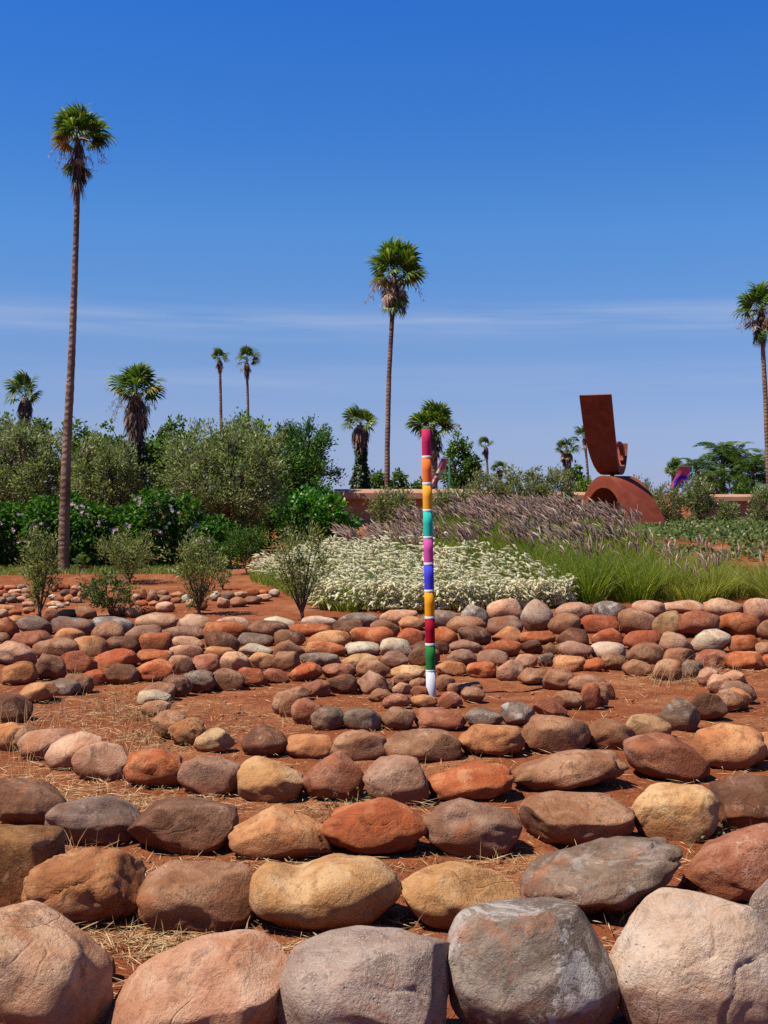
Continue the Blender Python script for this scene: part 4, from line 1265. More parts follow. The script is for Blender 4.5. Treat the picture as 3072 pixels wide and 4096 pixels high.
def fan_frond(seed, dead=False):
    """fan leaf of unit reach along +X with its stalk; upper side +Z"""
    rng = np.random.default_rng(seed)
    V, Fq, Ft = [], [], []
    def add_v(p): V.append(p); return len(V) - 1
    pl = 0.46 if not dead else 0.5
    w = 0.013
    s0 = [add_v((0, -w, 0)), add_v((0, w, 0)), add_v((pl, w * .7, 0.05)), add_v((pl, -w * .7, 0.05)), add_v((0, 0, -w * 1.5)), add_v((pl, 0, 0.05 - w))]
    Fq.append((s0[0], s0[3], s0[2], s0[1])); Fq.append((s0[0], s0[4], s0[5], s0[3])); Fq.append((s0[1], s0[2], s0[5], s0[4]))
    n = 23 if not dead else 15
    half = math.radians(112 if not dead else 55)
    for k in range(n):
        a = -half + 2 * half * k / (n - 1)
        ln = (0.56 - 0.20 * abs(a / half) ** 2) * rng.uniform(.9, 1.08)
        droop = rng.uniform(.05, .20) if not dead else rng.uniform(.1, .3)
        cup = 0.10 * math.cos(a * 1.5) + (0.035 if k % 2 else -0.02)
        if dead: cup = rng.uniform(-.14, .14); a *= rng.uniform(.5, 1.1)
        c_, s_ = math.cos(a), math.sin(a)
        hw = 0.70 * (2 * half / (n - 1)) * 0.33 * (1 if not dead else 1.0)
        b = add_v((pl, 0, 0.05))
        def at(t, side, zz):
            return (pl + c_ * ln * t - s_ * side, s_ * ln * t + c_ * side, 0.05 + zz)
        m1 = add_v(at(.58, hw, cup * .7)); m2 = add_v(at(.58, -hw, cup * .7))
        q1 = add_v(at(.82, hw * .5, cup * .6 - droop * .35)); q2 = add_v(at(.82, -hw * .5, cup * .6 - droop * .35))
        t_ = add_v(at(1.0, 0, cup * .3 - droop))
        Ft.append((b, m2, m1)); Fq.append((m2, q2, q1, m1)); Ft.append((q2, t_, q1))
    return build_mesh('dry_frond' if dead else 'frond', V, [np.array(Fq), np.array(Ft)])

GREEN = [fan_frond(s) for s in range(4)]
for m_ in GREEN: m_.materials.append(PALMLEAF)
YEL = fan_frond(9); YEL.materials.append(PALMYEL)
DEAD = [fan_frond(20 + s, True) for s in range(3)]
for m_ in DEAD: m_.materials.append(PALMDEAD)

def orient(o, az, el, roll, scale):
    x = Vector((math.cos(az) * math.cos(el), math.sin(az) * math.cos(el), math.sin(el)))
    up = Vector((0, 0, 1)) if abs(el) < 1.45 else Vector((-math.cos(az), -math.sin(az), 0))
    y = up.cross(x).normalized(); z = x.cross(y)
    m3 = Matrix((x, y, z)).transposed() @ Matrix.Rotation(roll, 3, 'X')
    o.rotation_mode = 'QUATERNION'
    o.rotation_quaternion = m3.to_quaternion()
    o.scale = (scale, scale, scale)

for i, (D, tr, hx, hzz, r, ra, rb, ng, nd, sk, lab) in enumerate(PALMS):
    rng = np.random.default_rng(500 + i)
    bx, bz = tr[0]
    bz = gz(bx, D)
    root = empty('fan_palm', (bx, D, bz), lab, 'palm', 'fan palms')
    top = np.array([tr[-1][0] - bx, 0, tr[-1][1] - bz])
    P = np.array([(x - bx, 0, z - bz) for x, z in tr])
    # smooth the trunk line
    tt = np.concatenate([[0], np.cumsum(np.linalg.norm(np.diff(P, axis=0), axis=1))])
    nn = max(10, int(tt[-1] / 0.12))
    ts = np.linspace(0, tt[-1], nn)
    C = np.stack([np.interp(ts, tt, P[:, k]) for k in range(3)], 1)
    for _ in range(6): C[1:-1] = (C[:-2] + 2 * C[1:-1] + C[2:]) / 4
    C[0, 2] = -0.15
    u = ts / ts[-1]
    rad = rb + (ra - rb) * np.clip(1 - u, 0, 1) ** 1.6
    rad *= 1 + 0.06 * np.array([perlin(np.array([[t * 4.0, i * 3.1, 0.5]]), 41)[0] for t in ts]) + 0.05 * np.where(np.arange(nn) % 2, 1, -1) * 0.6
    T = Tubes(); T.add(C, rad, 12, cap=True)
    link('trunk', T.mesh('trunk'), PTRUNK, root)
    head = np.array([hx - bx, 0, hzz - bz]) * 0.5 + top * 0.5
    head[2] = min(head[2], top[2] + 0.02)
    fl = r * 1.16
    ng = int(ng * 1.0)
    for k in range(ng):
        f_ = (k + 0.5) / ng
        el = math.radians(82 - 100 * f_ ** 0.95 + rng.uniform(-9, 9))
        az = k * 2.39996 + rng.uniform(-.25, .25)
        me = YEL if (f_ > 0.85 and rng.random() < 0.5) else GREEN[k % 4]
        o = link('frond', me, None, root, tuple(head + np.array([0, 0, 0.02 * r * (1 - f_)])))
        orient(o, az + rng.uniform(-.3, .3), el + math.radians(rng.uniform(-8, 8)), rng.uniform(-.8, .8), fl * rng.uniform(.72, 1.15))
    for k in range(nd):
        o = link('dry_frond', DEAD[k % 3], None, root, tuple(head - np.array([0, 0, 0.10 * r + rng.uniform(0, .25) * sk])))
        orient(o, rng.uniform(0, 6.28), math.radians(rng.uniform(-78, -28)), rng.uniform(-.8, .8), fl * rng.uniform(.45, .8))
    if i in (1, 2, 0):
        for k in range(4):
            el = math.radians(rng.uniform(-75, -50))
            o = link('frond', GREEN[k % 4], None, root, tuple(head - np.array([0, 0, sk * rng.uniform(.25, .5)])))
            orient(o, rng.uniform(0, 6.28), el, rng.uniform(-.3, .3), fl * rng.uniform(.6, .75))
    # beard of dead leaves hugging the trunk
    ns = int(260 * (1 if sk > 0.3 else .4))
    t = rng.uniform(0, 1, ns)
    az = rng.uniform(0, 2 * math.pi, ns)
    zt = head[2] - 0.02 * r - t * sk * 0.78
    cxs = np.interp(zt, C[:, 2], C[:, 0])
    rr = rb * (1.0 + 1.0 * np.sin(np.clip(t * 1.25, 0, 1) * math.pi) * rng.uniform(.4, 1, ns))
    pos = np.stack([cxs + np.cos(az) * rr, np.sin(az) * rr, zt], 1)
    dirs = np.stack([np.cos(az) * .22, np.sin(az) * .22, -np.ones(ns)], 1) + rng.normal(size=(ns, 3)) * .10
    link('skirt', leaves_mesh('skirt', pos, dirs, np.stack([np.cos(az), np.sin(az), az * 0 + .1], 1), sk * rng.uniform(.22, .42, ns), rb * rng.uniform(.14, .34, ns)), SKIRT, root)
    # thin dry flower stalks arching out of the crown
    if i in (0, 1, 2, 4):
        T = Tubes(); lp, ld = [], []
        for k in range(11):
            a = rng.uniform(0, 6.28); e = np.array([math.cos(a), math.sin(a), 0])
            p0 = head; p1 = head + e * r * .55 + np.array([0, 0, .12 * r]); p2 = head + e * r * rng.uniform(.7, .95) - np.array([0, 0, rng.uniform(.35, .95) * r])
            pts = bez(p0, p1, p2, 8); T.add(pts, np.linspace(.008, .003, 8) * (r / .57), 4)
            for m in range(26):
                q_ = pts[rng.integers(4, 8)]; lp.append(q_ + rng.normal(size=3) * .05 * r); ld.append(np.array([0, 0, -1]) + rng.normal(size=3) * .4)
        link('flower_stalks', T.mesh('flower_stalks'), PALMDEAD, root)['kind'] = 'stuff'
        link('dry_flowers', leaves_mesh('dry_flowers', np.array(lp), np.array(ld), rng.normal(size=(len(lp), 3)), .13 * r, .012 * r), PALMDEAD, root)['kind'] = 'stuff'

# ivy on two palm trunks
for name_, x, y, zt, rd, lab in (('ivy', -7.84, 38, 3.25, .36, 'dark ivy climbing the trunk of the shaggy palm'), ('ivy', -0.97, 50, 3.55, .44, 'column of ivy wrapped round a palm trunk behind the wall')):
    rng = np.random.default_rng(int(zt * 100))
    root = empty(name_, (x, y, 0), lab, 'ivy', 'ivy on palm trunks')
    n = 5200
    z = rng.uniform(0, zt, n); az = rng.uniform(0, 6.283, n)
    taper = np.clip((zt - z) / (0.5 * zt), 0.35, 1) ** .7
    rr = rd * taper * (0.75 + .45 * perlin(np.stack([np.cos(az) * 1.3, np.sin(az) * 1.3, z * 2.2], 1), 51) + rng.uniform(-.15, .25, n))
    pos = np.stack([np.cos(az) * rr, np.sin(az) * rr, z], 1)
    dirs = np.stack([np.cos(az) * .5, np.sin(az) * .5, -np.ones(n) * .7], 1) + rng.normal(size=(n, 3)) * .4
    link('leaves', leaves_mesh('ivy', pos, dirs, np.stack([np.cos(az), np.sin(az), az * 0 + .5], 1), .13, .05), IVY, root)
    T = Tubes()
    for k in range(6):
        a = k * 1.05
        zz = np.linspace(-.05, zt * .9, 14)
        T.add(np.stack([np.cos(a + zz * .5) * rd * .45, np.sin(a + zz * .5) * rd * .45, zz], 1), np.linspace(.03, .008, 14), 5)
    link('stems', T.mesh('stems'), BARK, root)

# feather palms
def feather_frond(seed):
    rng = np.random.default_rng(seed)
    t = np.linspace(0, 1, 12)
    dr = rng.uniform(.75, 1.15)
    pts = np.stack([t * (1 - .22 * t), 0 * t, .42 * t - dr * t ** 2.3], 1)
    T = Tubes(); T.add(pts, np.linspace(.014, .003, 12), 4)
    v = np.concatenate(T.v); fq = np.concatenate(T.f)
    P_, D_ = [], []
    for k in range(62):
        tt_ = 0.14 + .86 * (k // 2) / 31
        p = np.array([np.interp(tt_, t, pts[:, c]) for c in range(3)])
        s_ = 1 if k % 2 else -1
        P_.append(p); D_.append(np.array([.45, s_ * (.9), -.45 + rng.uniform(-.3, .3)]))
    P_ = np.array(P_); D_ = unit(np.array(D_))
    Ln = .30 * np.sin(np.clip(np.linspace(.25, 1, 62), 0, 1) * math.pi * .88 + .2)[:, None] + .06
    sd = unit(np.cross(D_, np.array([0, 0, 1.0])))
    vv = np.stack([P_, P_ + D_ * Ln * .5 + sd * .014 - np.array([0, 0, .02]), P_ + D_ * Ln - np.array([0, 0, .10]) * Ln * 3, P_ + D_ * Ln * .5 - sd * .014 - np.array([0, 0, .02])], 1).reshape(-1, 3)
    q_ = np.arange(62 * 4).reshape(-1, 4) + len(v)
    me = build_mesh('frond', np.concatenate([v, vv]), [fq, q_]); me.materials.append(FEATHER)
    return me
FF = [feather_frond(s) for s in range(3)]
for i, (x, y, z, r, n, lab) in enumerate(FEATHERS):
    rng = np.random.default_rng(700 + i)
    root = empty('feather_palm', (x, y, gz(x, y)), lab, 'palm', 'feather palms in a clump')
    h = z - gz(x, y)
    T = Tubes(); T.add([(0, 0, -.1), (.03, 0, h * .5), (0, 0, h)], [.14, .12, .09], 9)
    link('trunk', T.mesh('trunk'), PTRUNK, root)
    for k in range(n + 10):
        o = link('frond', FF[k % 3], None, root, (rng.uniform(-.1, .1), rng.uniform(-.1, .1), h * (1 - rng.uniform(0, .75) * (k / n))))
        orient(o, k * 2.4 + rng.uniform(-.3, .3), math.radians(64 - 70 * (k / n) + rng.uniform(-8, 8)), rng.uniform(-.3, .3), r * rng.uniform(.95, 1.45))

# ================================================================ grasses
def blades_mesh(name, base, h, w, lean, bend, rng):
    n = len(base)
    t = np.array([0, .38, .72, 1.0])
    wv = np.array([1, .85, .5, 0.02])
    a = rng.uniform(0, 6.283, n)
    side = np.stack([np.cos(a), np.sin(a), 0 * a], 1)
    L3 = np.concatenate([lean, np.zeros((n, 1))], 1)
    c = base[:, None] + h[:, None, None] * (np.array([0, 0, 1.0])[None, None] * (t - .32 * bend[:, None] * t ** 2.2)[:, :, None] + L3[:, None] * (t ** 1.7 * bend[:, None])[:, :, None] + L3[:, None] * (t * .35)[None, :, None])
    s = side[:, None] * (w[:, None] * wv[None])[:, :, None]
    v = np.stack([c - s, c + s], 2).reshape(n, 8, 3)
    i0 = (np.arange(n) * 8)[:, None, None]
    q_ = (np.array([[0, 1, 3, 2], [2, 3, 5, 4], [4, 5, 7, 6]])[None] + i0).reshape(-1, 4)
    return build_mesh(name, v.reshape(-1, 3), [q_]), c[:, -1], c[:, -1] - c[:, -2]

def plumes_mesh(name, start, d0, droop, L, R, rng, bristles=10):
    """soft seed heads: a spindle that bends over plus short bristles"""
    n = len(start)
    t = np.array([0, .2, .5, .8, 1.0]); rr = np.array([.35, .9, 1, .7, .12])
    d0 = unit(d0)
    def cur(tt):
        return start[:, None] + L[:, None, None] * (d0[:, None] * tt[..., None] + droop[:, None] * (tt ** 2)[..., None])
    c = cur(np.broadcast_to(t, (n, 5)))
    a = unit(np.cross(d0, np.array([0.2, 1.0, 0.1]))); b = np.cross(d0, a)
    ang = np.array([0, math.pi / 2, math.pi, 3 * math.pi / 2])
    ring = a[:, None] * np.cos(ang)[None, :, None] + b[:, None] * np.sin(ang)[None, :, None]
    v = c[:, :, None] + (R[:, None] * rr[None])[:, :, None, None] * ring[:, None]
    v = v.reshape(n, 20, 3)
    qs = []
    for k in range(4):
        for s in range(4): qs.append((4 * k + s, 4 * k + (s + 1) % 4, 4 * k + 4 + (s + 1) % 4, 4 * k + 4 + s))
    q_ = (np.array(qs)[None] + (np.arange(n) * 20)[:, None, None]).reshape(-1, 4)
    tb = rng.uniform(.02, .95, (n, bristles))
    pb = cur(tb)
    an = rng.uniform(0, 6.283, (n, bristles))
    out = a[:, None] * np.cos(an)[..., None] + b[:, None] * np.sin(an)[..., None]
    fwd = unit(d0[:, None] + 2 * droop[:, None] * tb[..., None])
    tip = pb + (out * 1.5 + fwd * 1.4) * R[:, None, None]
    wd = np.cross(out, fwd) * R[:, None, None] * .22
    vb = np.stack([pb - wd, pb + wd, tip], 2).reshape(-1, 3)
    tri = np.arange(len(vb)).reshape(-1, 3) + n * 20
    return build_mesh(name, np.concatenate([v.reshape(-1, 3), vb]), [q_, tri])

def inside(poly, x, y):
    r = np.zeros(len(x), bool)
    j = len(poly) - 1
    for i in range(len(poly)):
        (xi, yi), (xj, yj) = poly[i], poly[j]
        r ^= ((yi > y) != (yj > y)) & (x < (xj - xi) * (y - yi) / (yj - yi + 1e-12) + xi)
        j = i
    return r
def scatter(poly, n, rng):
    P_ = np.array(poly); lo, hi = P_.min(0), P_.max(0); out = []
    m = 0
    while m < n:
        q_ = rng.uniform(lo, hi, (n * 3, 2)); q_ = q_[inside(poly, q_[:, 0], q_[:, 1])]; out.append(q_); m += len(q_)
    return np.concatenate(out)[:n]

GBLADE = leaf_mat('fountain_grass_blades', lin(82, 106, 26), lin(134, 148, 48), lin(198, 186, 100), 0.5)
YBLADE = leaf_mat('light_grass_blades', lin(108, 122, 40), lin(160, 160, 68), lin(222, 200, 126), 0.5)
WBLADE = leaf_mat('white_grass_blades', lin(96, 126, 36), lin(140, 158, 62), lin(190, 180, 108), 0.45)
PLUME = leaf_mat('purple_plumes', lin(178, 136, 126), lin(222, 190, 168), lin(252, 238, 210), 0.38, 0.9, 0.05, (1.1, 1.0, 0.9, 1))
WHITEH = leaf_mat('cream_seed_heads', lin(244, 236, 200), lin(255, 250, 224), lin(250, 244, 214), 0.45, 0.9, 0.05, (1.2, 1.15, 0.92, 1))
STRAW = leaf_mat('dry_straw', lin(192, 150, 106), lin(226, 192, 146), lin(150, 108, 70), 0.15, 0.8, 0.1, (1.1, 1.0, 0.8, 1))
WEED = leaf_mat('weed_leaves', lin(78, 92, 50), lin(118, 124, 78), lin(150, 146, 100), 0.25)
LAWN = leaf_mat('short_grass_blades', lin(78, 108, 32), lin(126, 140, 54), lin(196, 174, 110), 0.3)
COVER = leaf_mat('ground_cover_leaves', lin(62, 90, 34), lin(100, 120, 58), lin(170, 156, 104), 0.3)

rng = np.random.default_rng(11)
# cream-headed grass bed
bed = [(-2.35, 21.3), (-1.75, 19.6), (-1.2, 17.4), (-0.75, 16.5), (0.4, 16.2), (1.6, 16.7), (2.5, 17.0), (2.75, 17.5), (2.5, 18.6), (2.0, 19.6), (1.2, 20.8), (0.2, 22.4), (-1.2, 24.0), (-2.3, 24.0), (-2.5, 22.4)]
def bed_h(x, y): return (0.40 + 0.14 * sstep(16.3, 20, y) - 0.10 * sstep(20.5, 23, y) + 0.26 * perlin(np.stack([x * 1.8, y * 1.4, 0 * x], 1), 61)) * (1 - .3 * sstep(-1.0, -2.2, x))
q_ = scatter(bed, 12000, rng)
base = np.stack([q_[:, 0], q_[:, 1], terrain(q_[:, 0], q_[:, 1])], 1)
h = bed_h(q_[:, 0], q_[:, 1]) * rng.uniform(.55, 1.0, len(q_))
lean = rng.normal(size=(len(q_), 2)) * .45 + np.array([-.15, -.15])
me, tips, td = blades_mesh('blades', base, h, np.full(len(h), .006), lean, rng.uniform(.3, 1, len(h)), rng)
wb = link('cream_grass_bed', None); bpy.data.objects.remove(wb)
wroot = empty('flowering_grass', (0, 0, 0), 'low bed of cream-headed grass in front of the purple grass', 'grass')
wroot['kind'] = 'stuff'
link('blades', me, WBLADE, wroot)
q_ = scatter(bed, 4200, rng)
hh = bed_h(q_[:, 0], q_[:, 1]) * rng.uniform(.34, 1.12, len(q_)) ** .8
st = np.stack([q_[:, 0], q_[:, 1], terrain(q_[:, 0], q_[:, 1]) + hh], 1)
d0 = np.stack([rng.normal(size=len(q_)) * .6, rng.normal(size=len(q_)) * .4 - .1, np.ones(len(q_))], 1)
dr = np.stack([rng.uniform(-.9, -.1, len(q_)), rng.normal(size=len(q_)) * .3, rng.uniform(-.8, -.2, len(q_))], 1)
fe = 1500   # heads hanging over the front edge, down to the stones
ex_ = rng.uniform(-1.0, 2.75, fe); fy_ = np.interp(ex_, [-1.2, -0.75, 0.4, 1.6, 2.5, 2.75], [17.0, 16.4, 16.15, 16.55, 16.9, 17.3]) + rng.uniform(-.12, .25, fe)
q_ = np.concatenate([q_, np.stack([ex_, fy_], 1)])
st = np.concatenate([st, np.stack([ex_, fy_, rng.uniform(.06, .40, fe)], 1)])
d0 = np.concatenate([d0, np.stack([rng.normal(size=fe) * .6, -np.abs(rng.normal(size=fe)) * .8, rng.uniform(.2, 1, fe)], 1)])
dr = np.concatenate([dr, np.stack([rng.uniform(-.8, .3, fe), -.3 * np.ones(fe), rng.uniform(-.9, -.3, fe)], 1)])
keep = perlin(np.stack([q_[:, 0] * 2.3, q_[:, 1] * 1.6, 0 * q_[:, 0] + 4], 1), 62) > -0.30
link('seed_heads', plumes_mesh('seed_heads', st[keep], d0[keep], dr[keep], rng.uniform(.08, .13, keep.sum()), rng.uniform(.015, .024, keep.sum()), rng, 12), WHITEH, wroot)

# purple fountain grass, in clumps
def clumps(centres, hmax, per, rad, plumes, rootname, label, bmat, wid=.006, leanx=-.28):
    root = empty(rootname, (0, 0, 0), label, 'grass'); root['kind'] = 'stuff'
    B, H_, LE, BE, PS, PD, PDR, PL = [], [], [], [], [], [], [], []
    for (x, y), hm in zip(centres, hmax):
        n = per
        az = rng.uniform(0, 6.283, n); rr = rad * np.sqrt(rng.uniform(0, 1, n)) * .6
        xx, yy = x + np.cos(az) * rr, y + np.sin(az) * rr
        B.append(np.stack([xx, yy, terrain(xx, yy)], 1))
        out = np.stack([np.cos(az), np.sin(az)], 1) * rng.uniform(.15, 1.0, n)[:, None]
        LE.append(out + np.array([leanx * .5, 0])); H_.append(hm * rng.uniform(.55, 1.0, n)); BE.append(rng.uniform(.35, 1.1, n))
        m = rng.poisson(plumes) if plumes else 0
        if m:
            az = rng.uniform(0, 6.283, m); o2 = np.stack([np.cos(az), np.sin(az)], 1) * rng.uniform(0, .55, m)[:, None]
            hp = hm * rng.uniform(.82, 1.12, m)
            px_, py_ = x + o2[:, 0] * hp * .7 + leanx * .35 * hp, y + o2[:, 1] * hp * .7
            PS.append(np.stack([px_, py_, terrain(px_, py_) + hp * .88], 1))
            PD.append(np.stack([o2[:, 0] * .5 + leanx * 1.1, o2[:, 1] * .5, np.ones(m)], 1))
            PDR.append(np.stack([np.full(m, leanx * .9) + rng.normal(size=m) * .2, rng.normal(size=m) * .15, rng.uniform(-.45, -.05, m)], 1)); PL.append(rng.uniform(.13, .26, m))
    B = np.concatenate(B); H_ = np.concatenate(H_)
    me, tips, td = blades_mesh('blades', B, H_, wid * rng.uniform(.7, 1.2, len(B)), np.concatenate(LE), np.concatenate(BE), rng)
    link('blades', me, bmat, root)
    if PS:
        PS = np.concatenate(PS); PL = np.concatenate(PL)
        link('plumes', plumes_mesh('plumes', PS, np.concatenate(PD), np.concatenate(PDR), PL, rng.uniform(.010, .015, len(PS)), rng, 16), PLUME, root)
    return root
purple = [(-1.3, 24.6), (-0.7, 23.0), (0.6, 21.6), (1.8, 20.2), (2.6, 19.2), (3.6, 19.6), (4.7, 21.5), (5.2, 24.0), (5.0, 26.5), (4.2, 28.2), (2.6, 28.5), (1.4, 27.5), (0.0, 26.6), (-1.2, 26.0)]
cc = scatter(purple, 100, rng)
hm = 0.46 + 0.46 * sstep(-0.4, 2.2, cc[:, 0]) * (1 - .30 * sstep(3.6, 5.2, cc[:, 0])) + .05 * rng.normal(size=len(cc))
clumps(cc, hm, 330, .45, 26, 'purple_fountain_grass', 'tall purple-plumed grass leaning left in front of the wall', GBLADE)
front = np.array([(2.55, 18.2), (2.95, 17.6), (3.3, 18.3), (3.7, 17.7), (3.2, 19.0), (3.9, 18.7), (2.9, 18.8), (4.3, 19.2), (2.4, 18.9)])
clumps(front, np.full(len(front), .88), 620, .5, 7, 'green_fountain_grass', 'dense dark green grass clumps right behind the pale back stones', GBLADE, .005, -.15)
cc = scatter([(3.9, 17.5), (6.6, 17.3), (7.4, 20.2), (5.2, 20.6), (4.3, 20.0)], 36, rng)
clumps(cc, .62 + .10 * rng.normal(size=len(cc)), 420, .5, 4, 'light_green_grass', 'yellowish green grass at the right edge behind the stones', YBLADE, .0045, -.1)
clumps(np.array([(-.5, 16.3), (-.72, 16.6)]), np.array([.33, .3]), 300, .3, 0, 'green_grass_tuft', 'small fresh green tuft at the left foot of the cream grass', GBLADE, .004, 0)

# creeping ground cover round the sculpture
q_ = scatter([(4.6, 23), (10.5, 22), (19, 40), (19, 47), (3, 47), (5.5, 30)], 44000, rng)
nz_ = perlin(np.stack([q_[:, 0] * .7, q_[:, 1] * .35, 0 * q_[:, 0]], 1), 71)
k = (nz_ > -0.36 + 0.40 * (1 - sstep(24, 33, q_[:, 1])))
q_ = q_[k]
pos = np.stack([q_[:, 0], q_[:, 1], terrain(q_[:, 0], q_[:, 1]) + rng.uniform(.0, .13, len(q_))], 1)
d = rng.normal(size=pos.shape); d[:, 2] = np.abs(d[:, 2]) * .6
o = link('ground_cover', leaves_mesh('ground_cover', pos, d, np.array([0, -.3, 1.0]) + rng.normal(size=pos.shape) * .7, .10, .034), COVER)
tag(o, 'creeping green ground cover around the foot of the rusty sculpture', 'ground cover', None, 'stuff')

# rough lawn strip by the hedge
q_ = np.stack([rng.uniform(-9.5, -3.4, 9000), 22.9 + 2.6 * rng.uniform(0, 1, 9000) ** .7], 1)
base = np.stack([q_[:, 0], q_[:, 1], 0 * q_[:, 0]], 1)
me, _, _ = blades_mesh('lawn', base, rng.uniform(.05, .16, len(q_)), np.full(len(q_), .006), rng.normal(size=(len(q_), 2)) * .5, rng.uniform(.3, 1, len(q_)), rng)
tag(link('lawn_grass', me, LAWN), 'strip of short rough grass, green and dry, below the hedge', 'grass', None, 'stuff')

# straw and dry tufts among the stones
def ring_gap(x, y):  # rough density: more litter on the left side and near stones
    return .35 + .65 * sstep(.3, -1.6, x)
n = 40000
yy = 3.2 + 9.5 * rng.uniform(0, 1, n) ** 1.3; xx = rng.uniform(-.36, .36, n) * yy
k = rng.uniform(0, 1, n) < (.25 + .75 * np.clip(perlin(np.stack([xx * 1.7, yy * 1.7, 0 * xx], 1), 81) * 2 + .35, 0, 1)) * ring_gap(xx, yy)
xx, yy = xx[k], yy[k]
for mx_, my_, mn_, sx_, sy_ in [(-.85, 4.25, 420, .16, .10), (-.62, 4.12, 300, .14, .06), (-1.35, 4.35, 260, .1, .1), (-.2, 4.2, 160, .15, .06), (.28, 4.0, 320, .16, .07), (.5, 4.2, 150, .12, .05), (1.3, 4.25, 260, .12, .08), (-1.45, 6.0, 700, .25, .18), (-1.1, 6.1, 500, .22, .12), (-1.8, 6.4, 600, .25, .2), (-1.9, 8.6, 500, .25, .25), (-1.5, 7.6, 400, .3, .25), (.55, 5.1, 200, .25, .08), (.0, 6.0, 260, .3, .12), (2.5, 10.2, 420, .25, .2), (2.9, 10.8, 300, .3, .2), (-.3, 8.5, 260, .4, .2), (-.5, 5.1, 200, .3, .07), (1.2, 5.05, 240, .3, .08)]:
    xx = np.concatenate([xx, mx_ + rng.normal(size=mn_) * sx_]); yy = np.concatenate([yy, my_ + rng.normal(size=mn_) * sy_])
a = rng.uniform(0, 6.283, len(xx))
d = np.stack([np.cos(a), np.sin(a), rng.uniform(-.05, .22, len(a))], 1)
pos = np.stack([xx, yy, rng.uniform(.008, .03, len(a))], 1)
me = leaves_mesh('straw', pos, d, np.array([0, 0, 1.0]) + rng.normal(size=d.shape) * .5, rng.uniform(.03, .14, len(a)), rng.uniform(.0010, .0026, len(a)))
tag(link('straw_litter', me, STRAW), 'loose straw scattered over the red soil', 'straw', None, 'stuff')
tufts = [(-1.55, 7.35, .16, 60), (-2.15, 7.2, .16, 70), (-1.85, 6.75, .14, 60), (-1.35, 6.55, .12, 50), (-2.0, 8.7, .22, 70), (-1.75, 8.4, .2, 60), (-2.35, 8.2, .2, 60), (-1.62, 6.0, .13, 60), (-1.3, 6.05, .12, 50),
         (-1.9, 6.2, .12, 60), (-1.45, 7.9, .18, 40), (-1.2, 8.5, .14, 30), (2.45, 10.2, .22, 60), (2.65, 10.5, .2, 60), (2.3, 9.9, .2, 40), (3.1, 10.9, .16, 40), (-2.9, 10.4, .16, 50), (-2.3, 10.2, .17, 50), (-1.7, 10.1, .15, 40),
         (-1.45, 5.3, .14, 50), (-1.5, 4.6, .13, 50), (-1.25, 4.45, .1, 40), (-.85, 4.3, .1, 30), (-.6, 4.35, .12, 16), (-.3, 4.5, .12, 14), (.55, 5.2, .1, 20), (1.1, 5.25, .13, 22), (1.55, 5.55, .12, 24), (.9, 4.45, .09, 16), (1.3, 4.4, .1, 20),
         (-.9, 5.35, .11, 18), (.1, 4.35, .11, 10), (2.0, 6.3, .1, 24), (-.2, 6.1, .1, 24), (-.5, 8.3, .14, 26), (-.8, 7.6, .14, 26), (.1, 9.9, .1, 20), (.9, 10.6, .12, 30), (1.5, 10.9, .13, 30), (2.1, 11.3, .12, 30), (-1.1, 11.3, .12, 30), (1.2, 8.3, .1, 20), (.6, 7.2, .1, 20)]
B, H_ = [], []
for x, y, h0, m in tufts:
    p = rng.normal(size=(m, 2)) * np.array([.13, .09]) + np.array([x, y]); B.append(p); H_.append(h0 * rng.uniform(.4, 1.25, m))
B = np.concatenate(B); H_ = np.concatenate(H_)
base = np.stack([B[:, 0], B[:, 1], 0 * B[:, 0] - .005], 1)
me, tp, _ = blades_mesh('dry_tufts', base, H_, np.full(len(B), .0016), rng.normal(size=B.shape) * .45, rng.uniform(.1, .9, len(B)), rng)
tag(link('dry_grass', me, STRAW), 'thin dry grass stalks standing between the stones', 'grass', None, 'stuff')
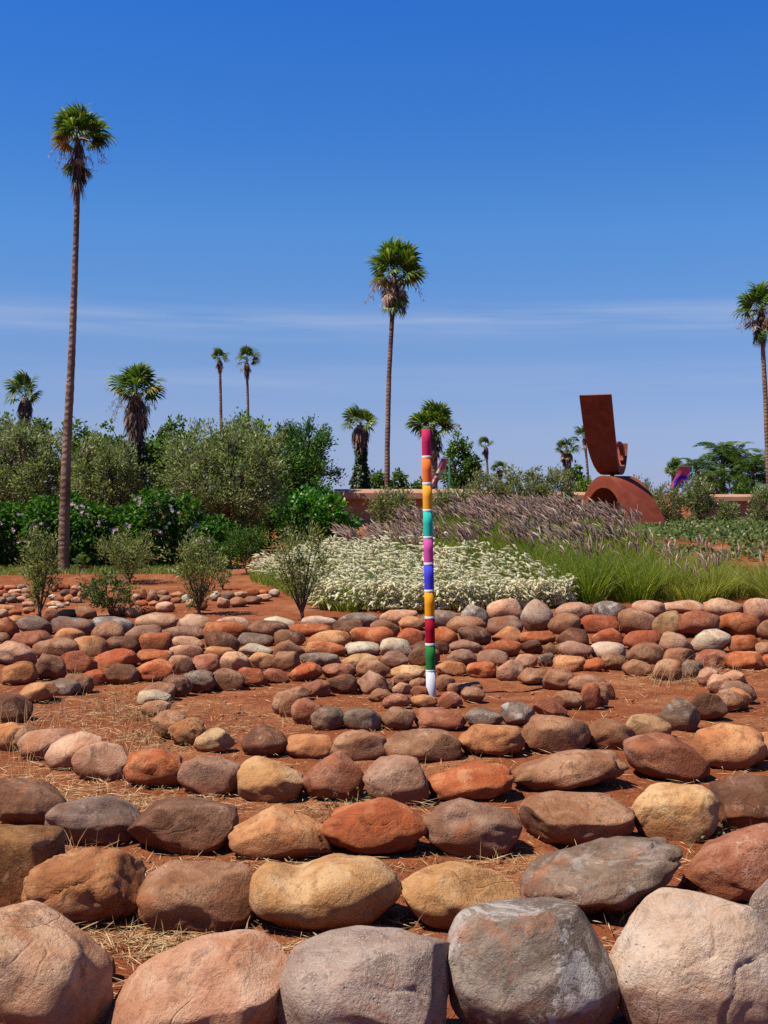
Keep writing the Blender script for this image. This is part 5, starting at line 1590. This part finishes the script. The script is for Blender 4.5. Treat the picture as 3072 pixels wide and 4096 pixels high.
# small green weeds
wp, wd_ = [], []
for x, y, m, s in [(-.24, 5.95, 70, .07), (-.05, 6.0, 60, .06), (-.42, 5.35, 60, .06), (-1.5, 7.7, 60, .11), (-1.25, 7.55, 50, .10), (-1.95, 8.6, 50, .12), (.35, 5.4, 30, .05), (-.55, 6.3, 30, .05), (.95, 4.6, 50, .06), (1.5, 5.3, 40, .08), (-1.0, 8.05, 40, .09), (-.62, 10.2, 60, .07), (.28, 4.75, 24, .04)]:
    for k in range(m):
        t = rng.uniform(0, 1); wp.append((x + rng.normal() * s * .9, y + rng.normal() * s * .7, abs(rng.normal()) * s * .9 + .01)); wd_.append(rng.normal(size=3) + np.array([0, 0, .7]))
o = link('weeds', leaves_mesh('weeds', np.array(wp), np.array(wd_), rng.normal(size=(len(wp), 3)), .022, .006), WEED)
tag(o, 'small grey-green weeds sprouting at the feet of the stones', 'weeds', None, 'stuff')
# loose pebbles
v0, f0 = ico(1)
n = 900
yy = 3.3 + 9 * rng.uniform(0, 1, n) ** 1.2; xx = rng.uniform(-.36, .36, n) * yy
sz = rng.uniform(.004, .013, n) * rng.uniform(.6, 1.6, n)
vv = v0[None] * (1 + .35 * rng.uniform(-1, 1, (n, len(v0), 1))) * sz[:, None, None] * np.array([1, 1, .7]) + np.stack([xx, yy, sz * .4 + .003], 1)[:, None]
ff = (f0[None] + (np.arange(n) * len(v0))[:, None, None]).reshape(-1, 3)
tag(link('pebbles', build_mesh('pebbles', vv.reshape(-1, 3), [ff]), leaf_mat('pebble_stone', lin(150, 90, 60), lin(184, 130, 96), lin(110, 70, 52), 0.0, .9, .1)), 'tiny pebbles and clods on the red soil', 'pebbles', None, 'stuff')
# grey hose lying on the ground cover
T = Tubes()
t = np.linspace(0, 1, 24)
T.add(np.stack([9.0 + 1.15 * (1 - t) - 1.3 * t * 0 - 1.2 * t * 0 + .05 * np.sin(t * 9), 25.0 + 6.5 * t, terrain(9 + 0 * t, 25 + 6.5 * t) + .10], 1), np.full(24, .018), 6)
tag(link('garden_hose', T.mesh('garden_hose'), plain_mat('hose_grey', lin(120, 136, 150))), 'thin grey hose lying across the ground cover on the right', 'hose')
